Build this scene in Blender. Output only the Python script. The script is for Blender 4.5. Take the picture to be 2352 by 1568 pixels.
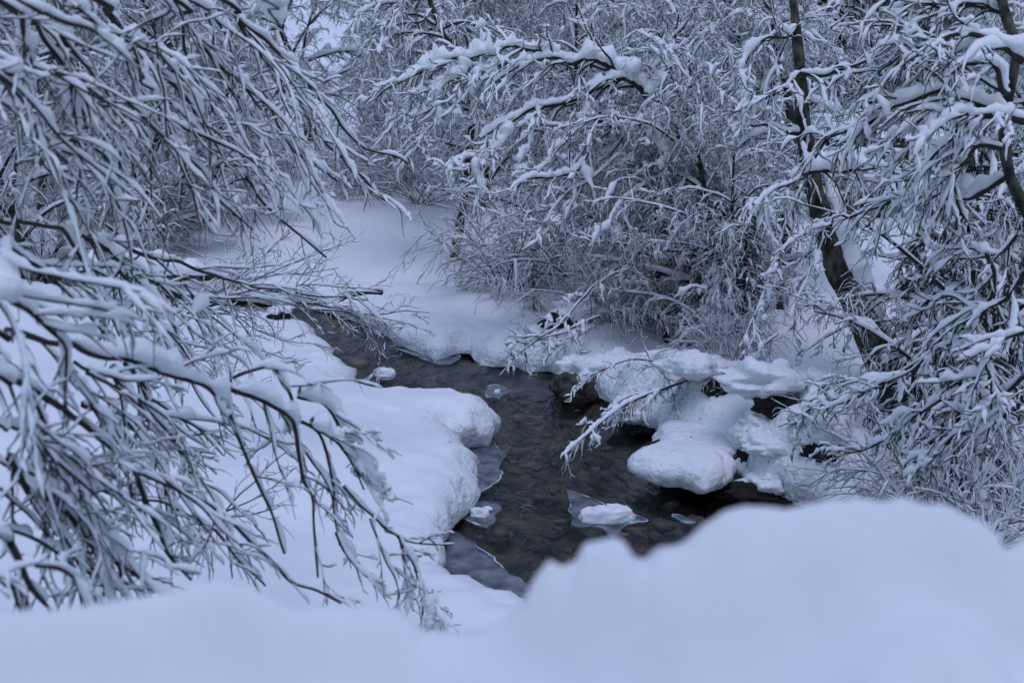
import bpy, math
import numpy as np

# ------------------------------------------------------------------ camera, world, sun, exposure
scene = bpy.context.scene
for o in list(bpy.data.objects):
    bpy.data.objects.remove(o)
COL = scene.collection
R_ = math.radians
CAMZ, PITCH = 4.0, R_(12.0)
FPX, CX, CY = 2352 * 40 / 36.0, 1176.0, 784.0        # focal length and centre in picture units (2352 wide)
cd = bpy.data.cameras.new('camera')
cd.lens, cd.sensor_width, cd.clip_start, cd.clip_end = 40, 36, 0.05, 3000
cd.dof.use_dof = True
cd.dof.focus_distance = 13.5
cd.dof.aperture_fstop = 2.6
cam = bpy.data.objects.new('camera', cd)
cam.location = (0, 0, CAMZ)
cam.rotation_euler = (R_(90) - PITCH, 0, 0)
COL.objects.link(cam)
scene.camera = cam

SUN_EL, SUN_AZ = R_(74), R_(165)
w = bpy.data.worlds.new('World')
scene.world = w
w.use_nodes = True
wn = w.node_tree
bg = wn.nodes['Background']
sky = wn.nodes.new('ShaderNodeTexSky')
sky.sky_type = 'NISHITA'
sky.sun_disc = False
sky.sun_elevation = SUN_EL
sky.sun_rotation = SUN_AZ
sky.air_density = 1.2
sky.dust_density = 0.6
sky.ozone_density = 1.0
wn.links.new(sky.outputs[0], bg.inputs[0])
bg.inputs[1].default_value = 0.145
sl = bpy.data.lights.new('sun', 'SUN')
sl.energy = 1.3
sl.angle = R_(38)
sl.color = (0.72, 0.72, 1.0)
so = bpy.data.objects.new('sun', sl)
so.rotation_euler = (R_(90) - SUN_EL, 0, math.pi - SUN_AZ)
COL.objects.link(so)

scene.render.engine = 'CYCLES'
scene.view_settings.view_transform = 'Standard'
scene.view_settings.look = 'None'
scene.view_settings.exposure = -0.25
scene.view_settings.gamma = 1
scene.cycles.max_bounces = 5
scene.cycles.diffuse_bounces = 2
scene.cycles.glossy_bounces = 2
scene.cycles.transparent_max_bounces = 6

# ------------------------------------------------------------------ helpers
RNG = np.random.default_rng(7)
FW = np.array([0, math.cos(PITCH), -math.sin(PITCH)])
UPV = np.array([0, math.sin(PITCH), math.cos(PITCH)])
XV = np.array([1.0, 0, 0])
C0 = np.array([0, 0, CAMZ])
ZV = np.array([0, 0, 1.0])

def ray(x, y):
    return (x - CX) / FPX * XV - (y - CY) / FPX * UPV + FW
def at(x, y, d):
    return C0 + d * ray(x, y)
def on(x, y, z):
    r = ray(x, y)
    return C0 + r * ((z - CAMZ) / r[2])
def pix(p):
    q = p - C0; d = q @ FW
    return CX + (q @ XV) / d * FPX, CY - (q @ UPV) / d * FPX, d
def norm(v):
    return v / np.maximum(np.linalg.norm(v, axis=-1, keepdims=True), 1e-9)

def _h(ix, iy, iz, s):
    with np.errstate(over='ignore'):
        n = (ix.astype(np.int64) * 374761393 + iy.astype(np.int64) * 668265263 + iz.astype(np.int64) * 2147483647 + s * 1274126177)
        n = (n ^ (n >> 13)) * 1274126177
        n = n ^ (n >> 16)
    return (n & 0xffff) / 65535.0
def vn(p, s=0):
    """value noise of points (...,3) -> -1..1"""
    i = np.floor(p).astype(np.int64); f = p - i
    f = f * f * (3 - 2 * f)
    r = 0
    for a in (0, 1):
        wx = f[..., 0] if a else 1 - f[..., 0]
        for b in (0, 1):
            wy = f[..., 1] if b else 1 - f[..., 1]
            for c in (0, 1):
                wz = f[..., 2] if c else 1 - f[..., 2]
                r = r + wx * wy * wz * _h(i[..., 0] + a, i[..., 1] + b, i[..., 2] + c, s)
    return r * 2 - 1
def fbm(p, o=3, s=0):
    r = 0; a = 1.0; q = p
    for k in range(o):
        r = r + a * vn(q, s + k * 17); q = q * 2.03 + 5.3; a *= 0.5
    return r
def sstep(a, b, x):
    t = np.clip((x - a) / (b - a), 0, 1)
    return t * t * (3 - 2 * t)

def mesh_data(name, V, F, mat, smooth=True):
    me = bpy.data.meshes.new(name)
    V = np.asarray(V, dtype=np.float32); F = np.asarray(F, dtype=np.int32)
    n = F.shape[1]
    me.vertices.add(len(V)); me.vertices.foreach_set('co', V.ravel())
    me.loops.add(F.size); me.loops.foreach_set('vertex_index', F.ravel())
    me.polygons.add(len(F))
    me.polygons.foreach_set('loop_start', np.arange(0, F.size, n, dtype=np.int32))
    me.polygons.foreach_set('loop_total', np.full(len(F), n, dtype=np.int32))
    me.polygons.foreach_set('use_smooth', np.full(len(F), smooth, dtype=bool))
    me.update(calc_edges=True)
    me.materials.append(mat)
    return me
def obj(name, V, F, mat, parent=None, origin=None, smooth=True, kind=None):
    V = np.asarray(V, dtype=float)
    if origin is not None:
        V = V - np.asarray(origin)
    o = bpy.data.objects.new(name, mesh_data(name, V, F, mat, smooth))
    COL.objects.link(o)
    if parent is not None:
        o.parent = parent
    elif origin is not None:
        o.location = origin
    if kind:
        o['kind'] = kind
    return o
def tag(o, label, cat, group=None):
    o['label'] = label; o['category'] = cat
    if group:
        o['group'] = group
    return o
def thing(name, loc, label, cat, group=None):
    o = bpy.data.objects.new(name, None)
    o.empty_display_size = 0.2
    COL.objects.link(o); o.location = loc
    return tag(o, label, cat, group)
def dup(root, loc, rz, sc, label=None, group=None):
    r = root.copy(); COL.objects.link(r)
    r.location = loc; r.rotation_euler = (0, 0, rz); r.scale = (sc, sc, sc)
    if label: r['label'] = label
    if group: r['group'] = group
    for ch in list(root.children):
        c = ch.copy(); COL.objects.link(c); c.parent = r
        for g in list(ch.children):
            d = g.copy(); COL.objects.link(d); d.parent = c
    return r

def cat(parts):
    Vs, Fs, n = [], [], 0
    for V, F in parts:
        Vs.append(V); Fs.append(F + n); n += len(V)
    return np.concatenate(Vs), np.concatenate(Fs)
def frames(P):
    T = norm(np.gradient(P, axis=1))
    sd = np.cross(T, ZV)
    l = np.linalg.norm(sd, axis=-1, keepdims=True)
    sd = np.where(l > 0.05, sd / np.maximum(l, 1e-6), np.array([1.0, 0.3, 0]) / 1.044)
    up = norm(np.cross(sd, T))
    return T, sd, up, np.clip(l[..., 0], 0, 1)
def ringfaces(N, K, S):
    k = np.arange(K - 1)[:, None]; j = np.arange(S)[None, :]
    a = k * S + j; b = k * S + (j + 1) % S
    q = np.stack([a, b, b + S, a + S], -1).reshape(-1, 4)
    return (q[None] + (np.arange(N) * K * S)[:, None, None]).reshape(-1, 4)
def tubes(P, R, S):
    N, K, _ = P.shape
    T, sd, up, hz = frames(P)
    th = np.arange(S) * 2 * math.pi / S
    ring = P[:, :, None] + R[:, :, None, None] * (np.cos(th)[:, None] * sd[:, :, None] + np.sin(th)[:, None] * up[:, :, None])
    return ring.reshape(-1, 3), ringfaces(N, K, S)
def snowtubes(P, R, B, S, wide=0.85, rough=0.0, freq=40., seed=0, sit=0.75):
    """snow lying along the upper side of branches; B (N,K) = half height"""
    N, K, _ = P.shape
    T, sd, up, hz = frames(P)
    e = np.ones(K); e[0] = 0.5; e[-1] = 0.25
    if K > 6: e[1] = 0.8; e[-2] = 0.6
    B = B * e * (0.65 + 0.35 * hz)
    A = np.maximum(R * 1.05 * np.minimum(1, B / np.maximum(R, 1e-5) * 2), B * wide)
    Cn = P + up * (R * sit + 0.42 * B)[..., None]
    th = np.arange(S) * 2 * math.pi / S
    v = np.sin(th); v = np.where(v < 0, v * 0.5, v)
    rd = A[:, :, None, None] * (np.cos(th)[:, None] * sd[:, :, None]) + B[:, :, None, None] * (v[:, None] * up[:, :, None])
    if rough > 0:
        q = Cn[:, :, None] + rd
        nz = vn(q * freq, seed) + 0.6 * vn(q * freq * 2.3, seed + 3)
        rd = rd * (1 + rough * nz[..., None])
    ring = Cn[:, :, None] + rd
    return ring.reshape(-1, 3), ringfaces(N, K, S)
def grow(rng, S, D, L, K, grav, wig):
    N = len(S)
    P = np.zeros((N, K, 3)); P[:, 0] = S
    d = norm(D.copy()); st = (L / (K - 1))[:, None]
    g = np.asarray(grav).reshape(-1, 1) if np.ndim(grav) else grav
    for k in range(1, K):
        d = norm(d - ZV * g / (K - 1) + rng.normal(size=(N, 3)) * wig)
        P[:, k] = P[:, k - 1] + d * st
    return P
def kids(rng, P, R, n, t0, t1, am, asd, bias=None, bw=0.0):
    """n children per parent: starts, directions, parent radius, parameter"""
    N, K, _ = P.shape
    t = (np.arange(n)[None] + rng.random((N, n))) / n * (t1 - t0) + t0
    x = t * (K - 1); i = np.minimum(x.astype(int), K - 2); f = (x - i)[..., None]
    rows = np.arange(N)[:, None]
    a, b = P[rows, i], P[rows, i + 1]
    S = a * (1 - f) + b * f
    T = norm(b - a)
    r = R[rows, i] * (1 - f[..., 0]) + R[rows, i + 1] * f[..., 0]
    rv = rng.normal(size=S.shape)
    if bias is not None: rv = rv + bw * np.asarray(bias)
    pr = norm(rv - T * np.sum(rv * T, -1, keepdims=True))
    an = rng.normal(am, asd, (N, n))[..., None]
    D = T * np.cos(an) + pr * np.sin(an)
    return S.reshape(-1, 3), D.reshape(-1, 3), r.ravel(), t.ravel()
def taper(r0, r1, K, p=1.0):
    return r1 + (r0 - r1)[:, None] * (1 - np.linspace(0, 1, K)[None]) ** p if np.ndim(r0) else None
def tap(r0, ratio, K):
    return r0[:, None] * (1 - (1 - ratio) * np.linspace(0, 1, K)[None])
def spline(pts, K):
    p = np.asarray(pts, float)
    p = np.vstack([2 * p[0] - p[1], p, 2 * p[-1] - p[-2]])
    seg = np.linalg.norm(np.diff(p, axis=0), axis=1)[1:-1]
    cu = np.concatenate([[0], np.cumsum(seg)]); cu /= cu[-1]
    u = np.linspace(0, 1, K); i = np.clip(np.searchsorted(cu, u, side='right') - 1, 0, len(seg) - 1)
    f = ((u - cu[i]) / (cu[i + 1] - cu[i]))[:, None]
    a, b, c, d = p[i], p[i + 1], p[i + 2], p[i + 3]
    return 0.5 * (2 * b + (c - a) * f + (2 * a - 5 * b + 4 * c - d) * f ** 2 + (3 * b - a - 3 * c + d) * f ** 3)

# ------------------------------------------------------------------ materials
def new_mat(name):
    m = bpy.data.materials.new(name); m.use_nodes = True
    nt = m.node_tree
    return m, nt, nt.nodes['Principled BSDF']
def node(nt, t, **kw):
    n = nt.nodes.new(t)
    for k, v in kw.items():
        if k.startswith('i_'):
            n.inputs[k[2:].replace('_', ' ')].default_value = v
        else:
            setattr(n, k, v)
    return n
def noise_mat(name, c0, c1, scale, rough=0.8, bump=0.3, bscale=None, bdist=0.01, pos=(0.35, 0.65), stretch=(1, 1, 1), detail=4):
    m, nt, b = new_mat(name)
    tc = node(nt, 'ShaderNodeTexCoord'); mp = node(nt, 'ShaderNodeMapping'); mp.inputs['Scale'].default_value = stretch
    nt.links.new(tc.outputs['Object'], mp.inputs[0])
    n = node(nt, 'ShaderNodeTexNoise', i_Scale=scale, i_Detail=detail)
    nt.links.new(mp.outputs[0], n.inputs['Vector'])
    cr = node(nt, 'ShaderNodeValToRGB')
    cr.color_ramp.elements[0].position, cr.color_ramp.elements[1].position = pos
    cr.color_ramp.elements[0].color = (*c0, 1); cr.color_ramp.elements[1].color = (*c1, 1)
    nt.links.new(n.outputs[0], cr.inputs[0]); nt.links.new(cr.outputs[0], b.inputs['Base Color'])
    b.inputs['Roughness'].default_value = rough
    if bump:
        n2 = node(nt, 'ShaderNodeTexNoise', i_Scale=bscale or scale, i_Detail=5.0)
        nt.links.new(mp.outputs[0], n2.inputs['Vector'])
        bp = node(nt, 'ShaderNodeBump', i_Strength=bump, i_Distance=bdist)
        nt.links.new(n2.outputs[0], bp.inputs['Height']); nt.links.new(bp.outputs[0], b.inputs['Normal'])
    return m
SNOW = noise_mat('snow', (0.80, 0.83, 0.88), (0.88, 0.90, 0.93), 6, 0.75, 0.35, 45, 0.02)
SNOWG = noise_mat('snow_ground', (0.82, 0.85, 0.90), (0.88, 0.90, 0.93), 0.8, 0.7, 0.35, 13, 0.06)
def steep_bump(m):
    nt = m.node_tree
    bp = [n for n in nt.nodes if n.type == 'BUMP'][0]
    ge = node(nt, 'ShaderNodeNewGeometry'); sx = node(nt, 'ShaderNodeSeparateXYZ'); mr = node(nt, 'ShaderNodeMapRange')
    nt.links.new(ge.outputs['True Normal'], sx.inputs[0]); nt.links.new(sx.outputs[2], mr.inputs[0])
    mr.inputs[1].default_value = 0.97; mr.inputs[2].default_value = 0.6; mr.inputs[3].default_value = 0.14; mr.inputs[4].default_value = 0.95
    nt.links.new(mr.outputs[0], bp.inputs['Strength'])
steep_bump(SNOWG)
SNOWL = noise_mat('snow_lumps', (0.80, 0.83, 0.88), (0.88, 0.90, 0.93), 1.5, 0.75, 0.9, 11, 0.06)
BARK = noise_mat('bark', (0.012, 0.011, 0.012), (0.040, 0.034, 0.031), 30, 0.9, 0.5, 60, 0.004, stretch=(1, 1, 0.4))
TRUNK = noise_mat('trunk_bark', (0.012, 0.011, 0.010), (0.13, 0.12, 0.095), 11, 0.95, 1.0, 26, 0.04, pos=(0.42, 0.74), stretch=(1, 1, 0.45))
NEEDLE = noise_mat('needles', (0.008, 0.012, 0.011), (0.022, 0.032, 0.026), 12, 0.8, 0)
ROCK = noise_mat('rock', (0.022, 0.020, 0.018), (0.12, 0.105, 0.085), 5, 0.85, 0.8, 14, 0.04)
ROCKSHADE = noise_mat('dark_rock_hollow_shade', (0.003, 0.003, 0.003), (0.014, 0.012, 0.010), 8, 0.9, 0.8, 20, 0.03)  # near-black rock, its colour also stands in for shade in the snow hollows
BED = noise_mat('creek_bed', (0.03, 0.034, 0.032), (0.24, 0.18, 0.13), 4.5, 0.9, 0.6, 12, 0.05, pos=(0.4, 0.75), detail=7)
STONE = noise_mat('creek_stone', (0.05, 0.055, 0.052), (0.30, 0.23, 0.17), 1.7, 0.8, 0.4, 30, 0.01, pos=(0.35, 0.75))
WOODM = noise_mat('stained_timber', (0.035, 0.016, 0.012), (0.085, 0.038, 0.026), 3, 0.7, 0.2, 30, 0.005, stretch=(0.3, 6, 6))
DARKW = noise_mat('weathered_timber', (0.010, 0.009, 0.009), (0.028, 0.024, 0.022), 4, 0.85, 0.3, 20, 0.01)
PANEL = noise_mat('pale_panel', (0.40, 0.41, 0.43), (0.48, 0.49, 0.50), 2, 0.6, 0.0)
LOGEND = noise_mat('cut_wood', (0.09, 0.06, 0.035), (0.17, 0.12, 0.07), 14, 0.8, 0.2)

def water_mat():
    m, nt, b = new_mat('creek_water')
    out = nt.nodes['Material Output']
    tc = node(nt, 'ShaderNodeTexCoord'); mp = node(nt, 'ShaderNodeMapping')
    mp.inputs['Rotation'].default_value = (0, 0, R_(28)); mp.inputs['Scale'].default_value = (2.6, 1.0, 1)
    nt.links.new(tc.outputs['Object'], mp.inputs[0])
    n1 = node(nt, 'ShaderNodeTexNoise', i_Scale=2.6, i_Detail=4.0, i_Roughness=0.55, i_Distortion=1.0)
    n2 = node(nt, 'ShaderNodeTexNoise', i_Scale=0.55, i_Detail=2.0)
    for n in (n1, n2): nt.links.new(mp.outputs[0], n.inputs['Vector'])
    mr = node(nt, 'ShaderNodeMapRange'); mr.inputs[1].default_value = 0.38; mr.inputs[2].default_value = 0.62
    mr.inputs[3].default_value = 0.12; mr.inputs[4].default_value = 0.85
    nt.links.new(n2.outputs[0], mr.inputs[0])
    bp = node(nt, 'ShaderNodeBump', i_Distance=0.11)
    nt.links.new(mr.outputs[0], bp.inputs['Strength']); nt.links.new(n1.outputs[0], bp.inputs['Height'])
    gl = node(nt, 'ShaderNodeBsdfGlossy', i_Roughness=0.06); gl.inputs[0].default_value = (0.70, 0.73, 0.78, 1)
    tr = node(nt, 'ShaderNodeBsdfTransparent'); tr.inputs[0].default_value = (0.72, 0.75, 0.73, 1)
    fr = node(nt, 'ShaderNodeFresnel', i_IOR=1.33)
    nt.links.new(bp.outputs[0], gl.inputs['Normal']); nt.links.new(bp.outputs[0], fr.inputs['Normal'])
    mx = node(nt, 'ShaderNodeMixShader')
    nt.links.new(fr.outputs[0], mx.inputs[0]); nt.links.new(tr.outputs[0], mx.inputs[1]); nt.links.new(gl.outputs[0], mx.inputs[2])
    nt.links.new(mx.outputs[0], out.inputs[0])
    return m
WATER = water_mat()
def ice_mat():
    m, nt, b = new_mat('ice')
    tc = node(nt, 'ShaderNodeTexCoord')
    n = node(nt, 'ShaderNodeTexNoise', i_Scale=5.0, i_Detail=5.0)
    nt.links.new(tc.outputs['Object'], n.inputs['Vector'])
    mr = node(nt, 'ShaderNodeMapRange'); mr.inputs[1].default_value = 0.35; mr.inputs[2].default_value = 0.7
    mr.inputs[3].default_value = 0.12; mr.inputs[4].default_value = 0.62
    nt.links.new(n.outputs[0], mr.inputs[0]); nt.links.new(mr.outputs[0], b.inputs['Alpha'])
    b.inputs['Base Color'].default_value = (0.34, 0.39, 0.46, 1); b.inputs['Roughness'].default_value = 0.28
    bp = node(nt, 'ShaderNodeBump', i_Strength=0.4, i_Distance=0.02)
    nt.links.new(n.outputs[0], bp.inputs['Height']); nt.links.new(bp.outputs[0], b.inputs['Normal'])
    return m
ICE = ice_mat()
FROST = noise_mat('frost_rim', (0.35, 0.40, 0.47), (0.75, 0.79, 0.85), 18, 0.4, 0.4, 40, 0.01)

# ------------------------------------------------------------------ terrain and creek
LB = [(560, 738), (640, 738), (700, 747), (750, 787), (795, 822), (822, 848), (824, 862), (795, 872), (815, 884), (900, 897), (1000, 900), (1080, 905),
      (1130, 922), (1158, 948), (1150, 974), (1100, 980), (1045, 990), (1085, 1025), (1112, 1055), (1124, 1088), (1112, 1115), (1080, 1138),
      (1047, 1163), (1034, 1200), (1042, 1236), (1033, 1262), (1014, 1280), (1060, 1302), (1130, 1330), (1200, 1362), (1290, 1420)]
RB = [(2100, 1330), (1960, 1240), (1850, 1170), (1745, 1148), (1690, 1118), (1600, 1085), (1530, 1040), (1498, 1000), (1455, 985), (1418, 976),
      (1383, 928), (1320, 900), (1283, 864), (1253, 856), (1216, 860), (1178, 843), (1134, 842), (1096, 836), (1065, 819), (1028, 826), (994, 829),
      (940, 808), (897, 796), (888, 777), (850, 757), (800, 738), (760, 724), (715, 712)]
lb = [on(x, y, 0.30)[:2] for x, y in LB]
rb = [on(x, y, 0.03)[:2] for x, y in RB]
far = rb[-1]
POLY = np.array([far + (-9, 4.5), far + (-9, 2.6)] + lb + [(0.9, 5.0), (1.2, -12)] + [(5.5, -12), (4.6, 6.5)] + rb)
def jitter_poly(poly):
    out = []
    for a, b in zip(poly, np.roll(poly, -1, 0)):
        L = np.linalg.norm(b - a); n = max(1, int(L / 0.12)) if L < 3 else 1
        for k in range(n):
            out.append(a + (b - a) * k / n)
    out = np.array(out)
    q = np.c_[out, np.zeros(len(out))]
    return out + 0.05 * np.c_[vn(q * 1.3, 5), vn(q * 1.3, 9)] + 0.02 * np.c_[vn(q * 5, 15), vn(q * 5, 19)]
POLYJ = jitter_poly(POLY)
def sdf(x, y):
    """signed distance to the creek edge, positive on land"""
    x = np.asarray(x, float).ravel(); y = np.asarray(y, float).ravel()
    d = np.full(x.shape, 1e9); ins = np.zeros(x.shape, bool)
    A = POLYJ; B = np.roll(POLYJ, -1, 0)
    for (ax, ay), (bx, by) in zip(A, B):
        ex, ey = bx - ax, by - ay
        t = np.clip(((x - ax) * ex + (y - ay) * ey) / (ex * ex + ey * ey + 1e-12), 0, 1)
        d = np.minimum(d, (x - ax - t * ex) ** 2 + (y - ay - t * ey) ** 2)
        c = ((ay > y) != (by > y)) & (x < (bx - ax) * (y - ay) / (by - ay + 1e-12) + ax)
        ins ^= c
    return np.where(ins, -1, 1) * np.sqrt(d) - 0.11
# snow pillows on the banks: picture x, y, height of that point, radius m, extra height m
BUMPS = [(1440, 925, 0.35, 0.75, 0.30), (1400, 850, 0.5, 0.8, 0.30), (1830, 845, 0.8, 1.5, 0.55), (1905, 1010, 0.6, 0.75, 0.42), (1790, 1030, 0.5, 0.6, 0.22),
         (1690, 940, 0.6, 0.9, 0.2), (1120, 770, 0.4, 0.9, 0.12), (960, 760, 0.3, 0.9, 0.1), (1230, 800, 0.4, 0.7, 0.12), (1340, 720, 0.8, 1.0, 0.35),
         (780, 830, 0.4, 0.5, 0.10), (1090, 930, 0.5, 0.55, 0.10), (900, 1000, 0.5, 1.5, 0.12), (500, 900, .6, 2.0, 0.12), (1560, 880, 0.6, 0.8, 0.25), (2000, 1080, .6, .9, .2)]
BW = [(on(x, y, z), r, h) for x, y, z, r, h in BUMPS]
def land(x, y, d):
    x = np.asarray(x, float); y = np.asarray(y, float)
    dd = np.maximum(d, 0)
    right = sstep(-0.8, 0.8, x - (1.2 - (y - 11) * 0.32))
    wv = 0.42 + 0.55 * right + (0.10 + 0.2 * right) * vn(np.stack([x * 0.7, y * 0.7, 0 * x], -1), 3)
    Hb = 0.40 - 0.06 * right
    t = np.clip(dd / wv, 0, 1)
    z = Hb * np.sqrt(np.maximum(1 - (1 - t) ** 2, 0)) + 0.032 * np.minimum(dd, 12)
    z = z + (0.45 + 0.35 * sstep(3, 0, x)) * sstep(20.5, 30, y) + 0.028 * np.clip(y - 31, 0, 35) + 0.125 * np.clip(y - 62, 0, 200) ** 1.0
    z = z + 0.5 * sstep(-8, -16, x) + 0.25 * sstep(-2.0, -6, x) * sstep(26, 18, y)
    for c, r, h in BW:
        z = z + h * np.exp(-(((x - c[0]) ** 2 + (y - c[1]) ** 2) / (r * r)) ** 1.5) * sstep(-0.05, 0.35, d)
    q = np.stack([x, y, 0 * x], -1)
    z = z + (0.10 * fbm(q * 0.35, 3, 11) + 0.025 * fbm(q * 1.6, 2, 21)) * sstep(0, 1.2, dd) + sstep(60, 120, y) * 4 * vn(q * 0.02, 31)
    return z
def ground(x, y):
    d = sdf([x], [y])
    return float(land(np.array([x]), np.array([y]), d)[0])

def axis(lo, a, b, hi, fine, grow_):
    m = list(np.arange(a, b, fine)); s = fine; v = b; r = []
    while v < hi: r.append(v); s *= grow_; v += s
    r.append(hi); s = fine; v = a; l = []
    while v > lo: s *= grow_; v -= s; l.append(v)
    return np.array(sorted(l) + m + r)
def build_terrain():
    xs = axis(-400, -5.2, 4.8, 400, 0.055, 1.09); ys = axis(-30, 8, 22, 600, 0.06, 1.08)
    X, Y = np.meshgrid(xs, ys); sh = X.shape
    x, y = X.ravel(), Y.ravel()
    d = sdf(x, y).reshape(sh)
    gy, gx = np.gradient(d, ys, xs)
    Z = land(X, Y, d)
    inside = d < 0
    foot = 0.015 + 0.05 * sstep(-0.2, 0.5, vn(np.stack([X * 1.3, Y * 1.3, 0 * X], -1), 43))
    Z = np.where(inside, foot - 0.01, np.maximum(Z, foot))
    # lips hang over the water, with crumbly lumps on their faces
    q = np.stack([X, Y, Z], -1)
    lip = sstep(0.03, 0.26, Z) * np.exp(-np.maximum(d, 0) / 0.35) * (~inside)
    ov = lip * (0.15 + 0.10 * vn(q * 1.7, 41))
    lum = np.exp(-np.maximum(d, 0) / 0.55) * (~inside) * sstep(0.0, 0.15, Z)
    ov = ov + lum * (0.085 * fbm(q * 5.0, 3, 51))
    Zd = Z + lum * 0.06 * fbm(q * 5.0, 3, 61)
    ov = np.where(inside & (d > -0.12), d, ov)      # outermost row snaps to the water line
    V = np.stack([X - gx * ov, Y - gy * ov, Zd], -1).reshape(-1, 3)
    ny, nx = sh
    i = np.arange(ny - 1)[:, None] * nx + np.arange(nx - 1)[None]
    F = np.stack([i, i + 1, i + nx + 1, i + nx], -1).reshape(-1, 4)
    dr = d.ravel()
    return V, F[(dr[F] > 0).any(1)]
V, F = build_terrain()
g = obj('snow_ground', V, F, SNOWG); g['kind'] = 'structure'
def grid(x0, x1, nx, y0, y1, ny, zf):
    X, Y = np.meshgrid(np.linspace(x0, x1, nx), np.linspace(y0, y1, ny))
    V = np.stack([X, Y, zf(X, Y)], -1).reshape(-1, 3)
    i = np.arange(ny - 1)[:, None] * nx + np.arange(nx - 1)[None]
    return V, np.stack([i, i + 1, i + nx + 1, i + nx], -1).reshape(-1, 4)
def bank_rise(X, Y):
    return 0.26 * sstep(-0.35, 0.10, sdf(X, Y).reshape(X.shape))
V, F = grid(-14, 6, 190, 4, 27, 210, lambda X, Y: -0.26 + bank_rise(X, Y) + (1 - 0.8 * bank_rise(X, Y) / 0.26) * 0.09 * fbm(np.stack([X * 2.4, Y * 2.4, 0 * X], -1), 3, 71) + 0.03 * vn(np.stack([X * 6, Y * 6, 0 * X], -1), 75))
o = obj('creek_bed', V, F, BED); o['kind'] = 'structure'
def wz(X, Y):
    q = np.stack([X, Y, 0 * X], -1)
    return 0.012 * fbm(q * np.array([3.5, 1.8, 1]), 2, 81) * (0.4 + 0.6 * sstep(-0.2, 0.5, vn(q * 0.5, 85)))
V, F = grid(-14, 6, 180, 3, 27, 200, wz)
o = obj('creek_water', V, F, WATER); o['kind'] = 'structure'
def bed_stones():
    r = np.random.default_rng(31); u = np.arange(8) * math.pi / 4; v = np.linspace(0.1, math.pi - 0.1, 6)
    U, W_ = np.meshgrid(u, v); sp = np.stack([np.cos(U) * np.sin(W_), np.sin(U) * np.sin(W_), np.cos(W_)], -1).reshape(-1, 3)
    fc = ringfaces(1, 6, 8); out = []
    n = 0
    cx_, cy_ = r.uniform(-4.5, 3.5, 3000), r.uniform(6.5, 21, 3000)
    ok = sdf(cx_, cy_) < -0.12
    for x, y in list(zip(cx_[ok], cy_[ok]))[:330]:
        s = min(0.05 * math.exp(r.normal(0, .6)), .26) * np.array([1, r.uniform(.6, 1), r.uniform(.35, .6)])
        q = sp * (1 + 0.25 * vn(sp * 1.6 + n * 3.1, 2))[:, None] * s
        a = r.uniform(0, 6.28); q = np.stack([q[:, 0] * math.cos(a) - q[:, 1] * math.sin(a), q[:, 0] * math.sin(a) + q[:, 1] * math.cos(a), q[:, 2]], -1)
        out.append((q + (x, y, r.uniform(-0.25, -0.07) - (0.0 if r.random() < .92 else -0.06)), fc)); n += 1
    return cat(out)
V, F = bed_stones()
o = obj('creek_stones', V, F, STONE); o['kind'] = 'stuff'
tag(o, 'dark rounded stones on the creek bed under the shallow water', 'stones')

# ------------------------------------------------------------------ blobs, rocks, ice
def sphere(nu, nv):
    u = np.arange(nu) * 2 * math.pi / nu; v = np.linspace(0.02, math.pi - 0.02, nv)
    U, W = np.meshgrid(u, v)
    V = np.stack([np.cos(U) * np.sin(W), np.sin(U) * np.sin(W), np.cos(W)], -1).reshape(-1, 3)
    i = np.arange(nv - 1)[:, None] * nu; j = np.arange(nu)[None]
    return V, np.stack([i + j, i + nu + j, i + nu + (j + 1) % nu, i + (j + 1) % nu], -1).reshape(-1, 4)
SPH = sphere(44, 28)
def blob(c, s, amp, freq, seed, flat=0.45, rot=0.0, pw=1.0):
    V = SPH[0].copy()
    V = np.sign(V) * np.abs(V) ** pw
    V[:, 2] = np.where(V[:, 2] < 0, V[:, 2] * flat, V[:, 2])
    n = fbm(V * freq + seed * 3.7, 4, seed)
    V = V * (1 + amp * n[:, None]) * np.asarray(s)
    cr, sr = math.cos(rot), math.sin(rot)
    V = np.stack([V[:, 0] * cr - V[:, 1] * sr, V[:, 0] * sr + V[:, 1] * cr, V[:, 2]], -1)
    return V + np.asarray(c), SPH[1]

def hit(x, y):
    """depth along the view ray where it meets the snow surface or the water"""
    r = ray(x, y); t = np.arange(8, 26, 0.04); q = C0 + t[:, None] * r
    d = sdf(q[:, 0], q[:, 1]); z = np.where(d > 0, land(q[:, 0], q[:, 1], d), 0.0)
    k = np.argmax(q[:, 2] < z)
    return t[k]
def boulder(label, rock, cap, seed, mat=ROCK):
    """rock / cap: picture x, y, width, height (picture units), depth factor; they sit where the view ray meets the bank"""
    x, y, wd, h, tf = rock
    d = hit(x, y + h * 0.3); c = at(x, y, d); k = d / FPX
    base = np.array([c[0], c[1], c[2] - h * k * 0.5])
    t = thing('boulder', base, label, 'boulder', None)
    V, F = blob(c + (0, wd * k * 0.25 * tf, 0), (wd * k * 0.5, wd * k * 0.5 * tf, h * k * 0.6), 0.42, 1.9, seed, 0.9)
    V = V + 0.03 * fbm(V * 9, 3, seed + 4)[:, None] * norm(V - c)
    obj('rock', V, F, mat, t, base)
    for n_, cp in enumerate(cap):
        x, y, wd, h, tf = cp
        c2 = at(x, y, d); c2[2] = min(c2[2], c[2] + 2)
        V, F = blob(c2 + (0, wd * k * 0.5 * tf * 0.55, 0), (wd * k * 0.5, wd * k * 0.5 * tf, h * k * 0.6), 0.30, 1.9, seed + 50 + n_ * 7, 0.7)
        V = V + 0.075 * fbm(V * 6, 4, seed + 9)[:, None] * norm(V - c2)
        obj('snow_cap', V, F, SNOWL, t, base)
    return t
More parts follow.
